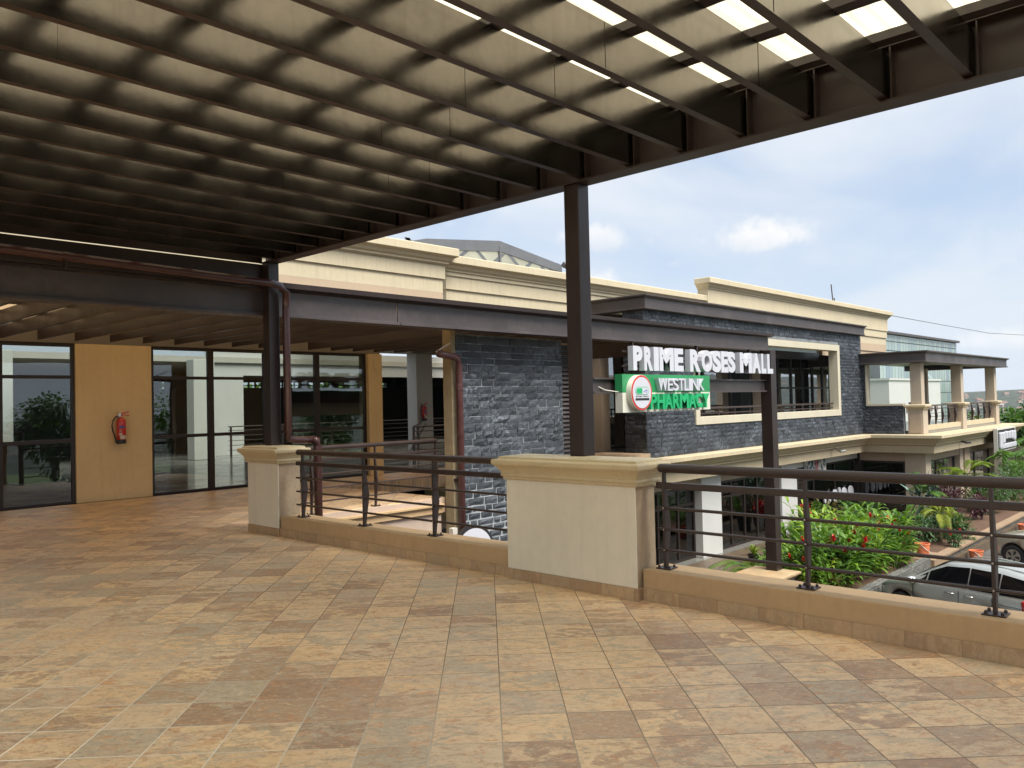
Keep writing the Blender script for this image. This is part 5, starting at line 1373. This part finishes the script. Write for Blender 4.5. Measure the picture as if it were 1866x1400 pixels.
# glass office block beyond the mall
ob = T('office_block','long office block with pale green glass panels and a white annex beyond the mall','building',(102,32,-10))
fx0,fx1,fy = 88.0,116.2,30.0; z0,z1 = -1.2,8.1
rows = [8.1,7.35,6.35,4.75,3.15,1.75,.4,-1.2]; cols = 30
b = NB('green_glass_panels'); x,y,z = b.xyz(b.pos())[:3]
u_ = b.math('MULTIPLY', b.math('SUBTRACT',x,fx0), cols/(fx1-fx0)); wn = b.node('TexWhiteNoise', noise_dimensions='2D'); b.L(b.comb(b.math('FLOOR',u_), b.math('FLOOR',b.math('MULTIPLY',z,.63)),0), wn.inputs['Vector'])
c = b.ramp(wn.outputs['Value'], [(0,(.20,.27,.25)),(.6,(.27,.34,.31)),(1,(.16,.22,.25))]); fu = b.math('FRACT',u_)
c = b.mix(b.math('LESS_THAN', b.math('MINIMUM',fu,b.math('SUBTRACT',1,fu)), .05), c, (.07,.08,.08))
gm1 = b.end(b.bsdf(c,.14,0,None,.8)); random.seed(9)
for i in range(len(rows)-1): P('glass_row', MB().box(fx0,fx1,fy,fy+.05,rows[i+1]+.06,rows[i]-.06), gm1, ob)
P('frame', MB().box(fx0,fx1,fy+.055,fy+14,-12,8.12), paint('grey_block_frame',(.16,.18,.18),.5,bump=0), ob)
rf = MB(); rf.add([(fx0-.2,fy-.35,8.13),(fx1+.3,fy-.35,8.13),(fx1+.3,fy+14.3,8.13),(fx0-.2,fy+14.3,8.13),(fx0-.2,fy-.35,8.38),(fx1+.3,fy-.35,8.38),(fx1+.3,fy+14.3,8.38),(fx0-.2,fy+14.3,8.38)],[(0,3,2,1),(4,5,6,7),(0,1,5,4),(1,2,6,5),(2,3,7,6),(3,0,4,7)])
P('roof', rf, M['fascia'], ob)
P('annex', MB().box(80,96,26.5,29.9,-12,3.0), M['white_paint'], ob)
P('annex_coping', MB().box(79.9,96.1,26.4,29.95,3.002,3.2), M['white_paint'], ob)
nm = MB()
for k in range(8): nm.box(81+k*1.8,82.1+k*1.8,26.42,26.49,-.1,.45)
P('niche', nm, M['bamboo'], ob)
P('open_sash', MB().add([(101.5,fy-.02,4.7),(102.6,fy-.02,4.7),(102.6,fy-1.0,3.4),(101.5,fy-1.0,3.4)],[(0,1,2,3)]), gm1, ob)
one('power_line', MB().tube([(47.4,16.2,6.22),(60,16.4,6.28),(75,16.9,6.45),(96,17.2,7.2)],.018,5), M['black'], 'thin black wire sagging from the parapet corner across the sky','wire')
pol = T('utility_pole','plain pole carrying the thin wire beyond the mall','pole',(96,17.2,-14))
P('shaft', MB().tube([(96,17.2,-14),(96,17.2,7.6)],[.16,.1],8), M['bark'], pol); P('crossarm', MB().box(95.95,96.05,16.4,18,7.1,7.2), M['bark'], pol)
one('antenna', MB().tube([(41.2,16.2,6.2),(41.0,16.2,7.25)],.03,5).tube([(41.35,16.2,6.2),(41.35,16.2,6.6)],.03,5), M['fascia'], 'short thin rods standing on the parapet top','antenna')

for i,(x,y) in enumerate(((14,44),(20,45),(26,44.5),(32,45))):
    tree((x,y,GZ-.2),['leafy tree outside the back windows of the shop building, far left','leafy tree outside the back windows, second from the left','leafy tree outside the back windows, third from the left','leafy tree outside the back windows, far right'][i],8.2,3.6,M['palm_leaf'],40+i,1100,.7,.2,.3)

hz = MB(); hz.box(-2900,2900,-2900,2900,-140,170)
b = NB('air'); v_ = b.node('VolumePrincipled'); v_.inputs['Color'].default_value = (.86,.92,1,1); v_.inputs['Density'].default_value = HAZE; v_.inputs['Anisotropy'].default_value = .2
b.L(v_.outputs[0], b.out.inputs['Volume'])
if HAZE: struct('haze', hz, b.m, kind='stuff')
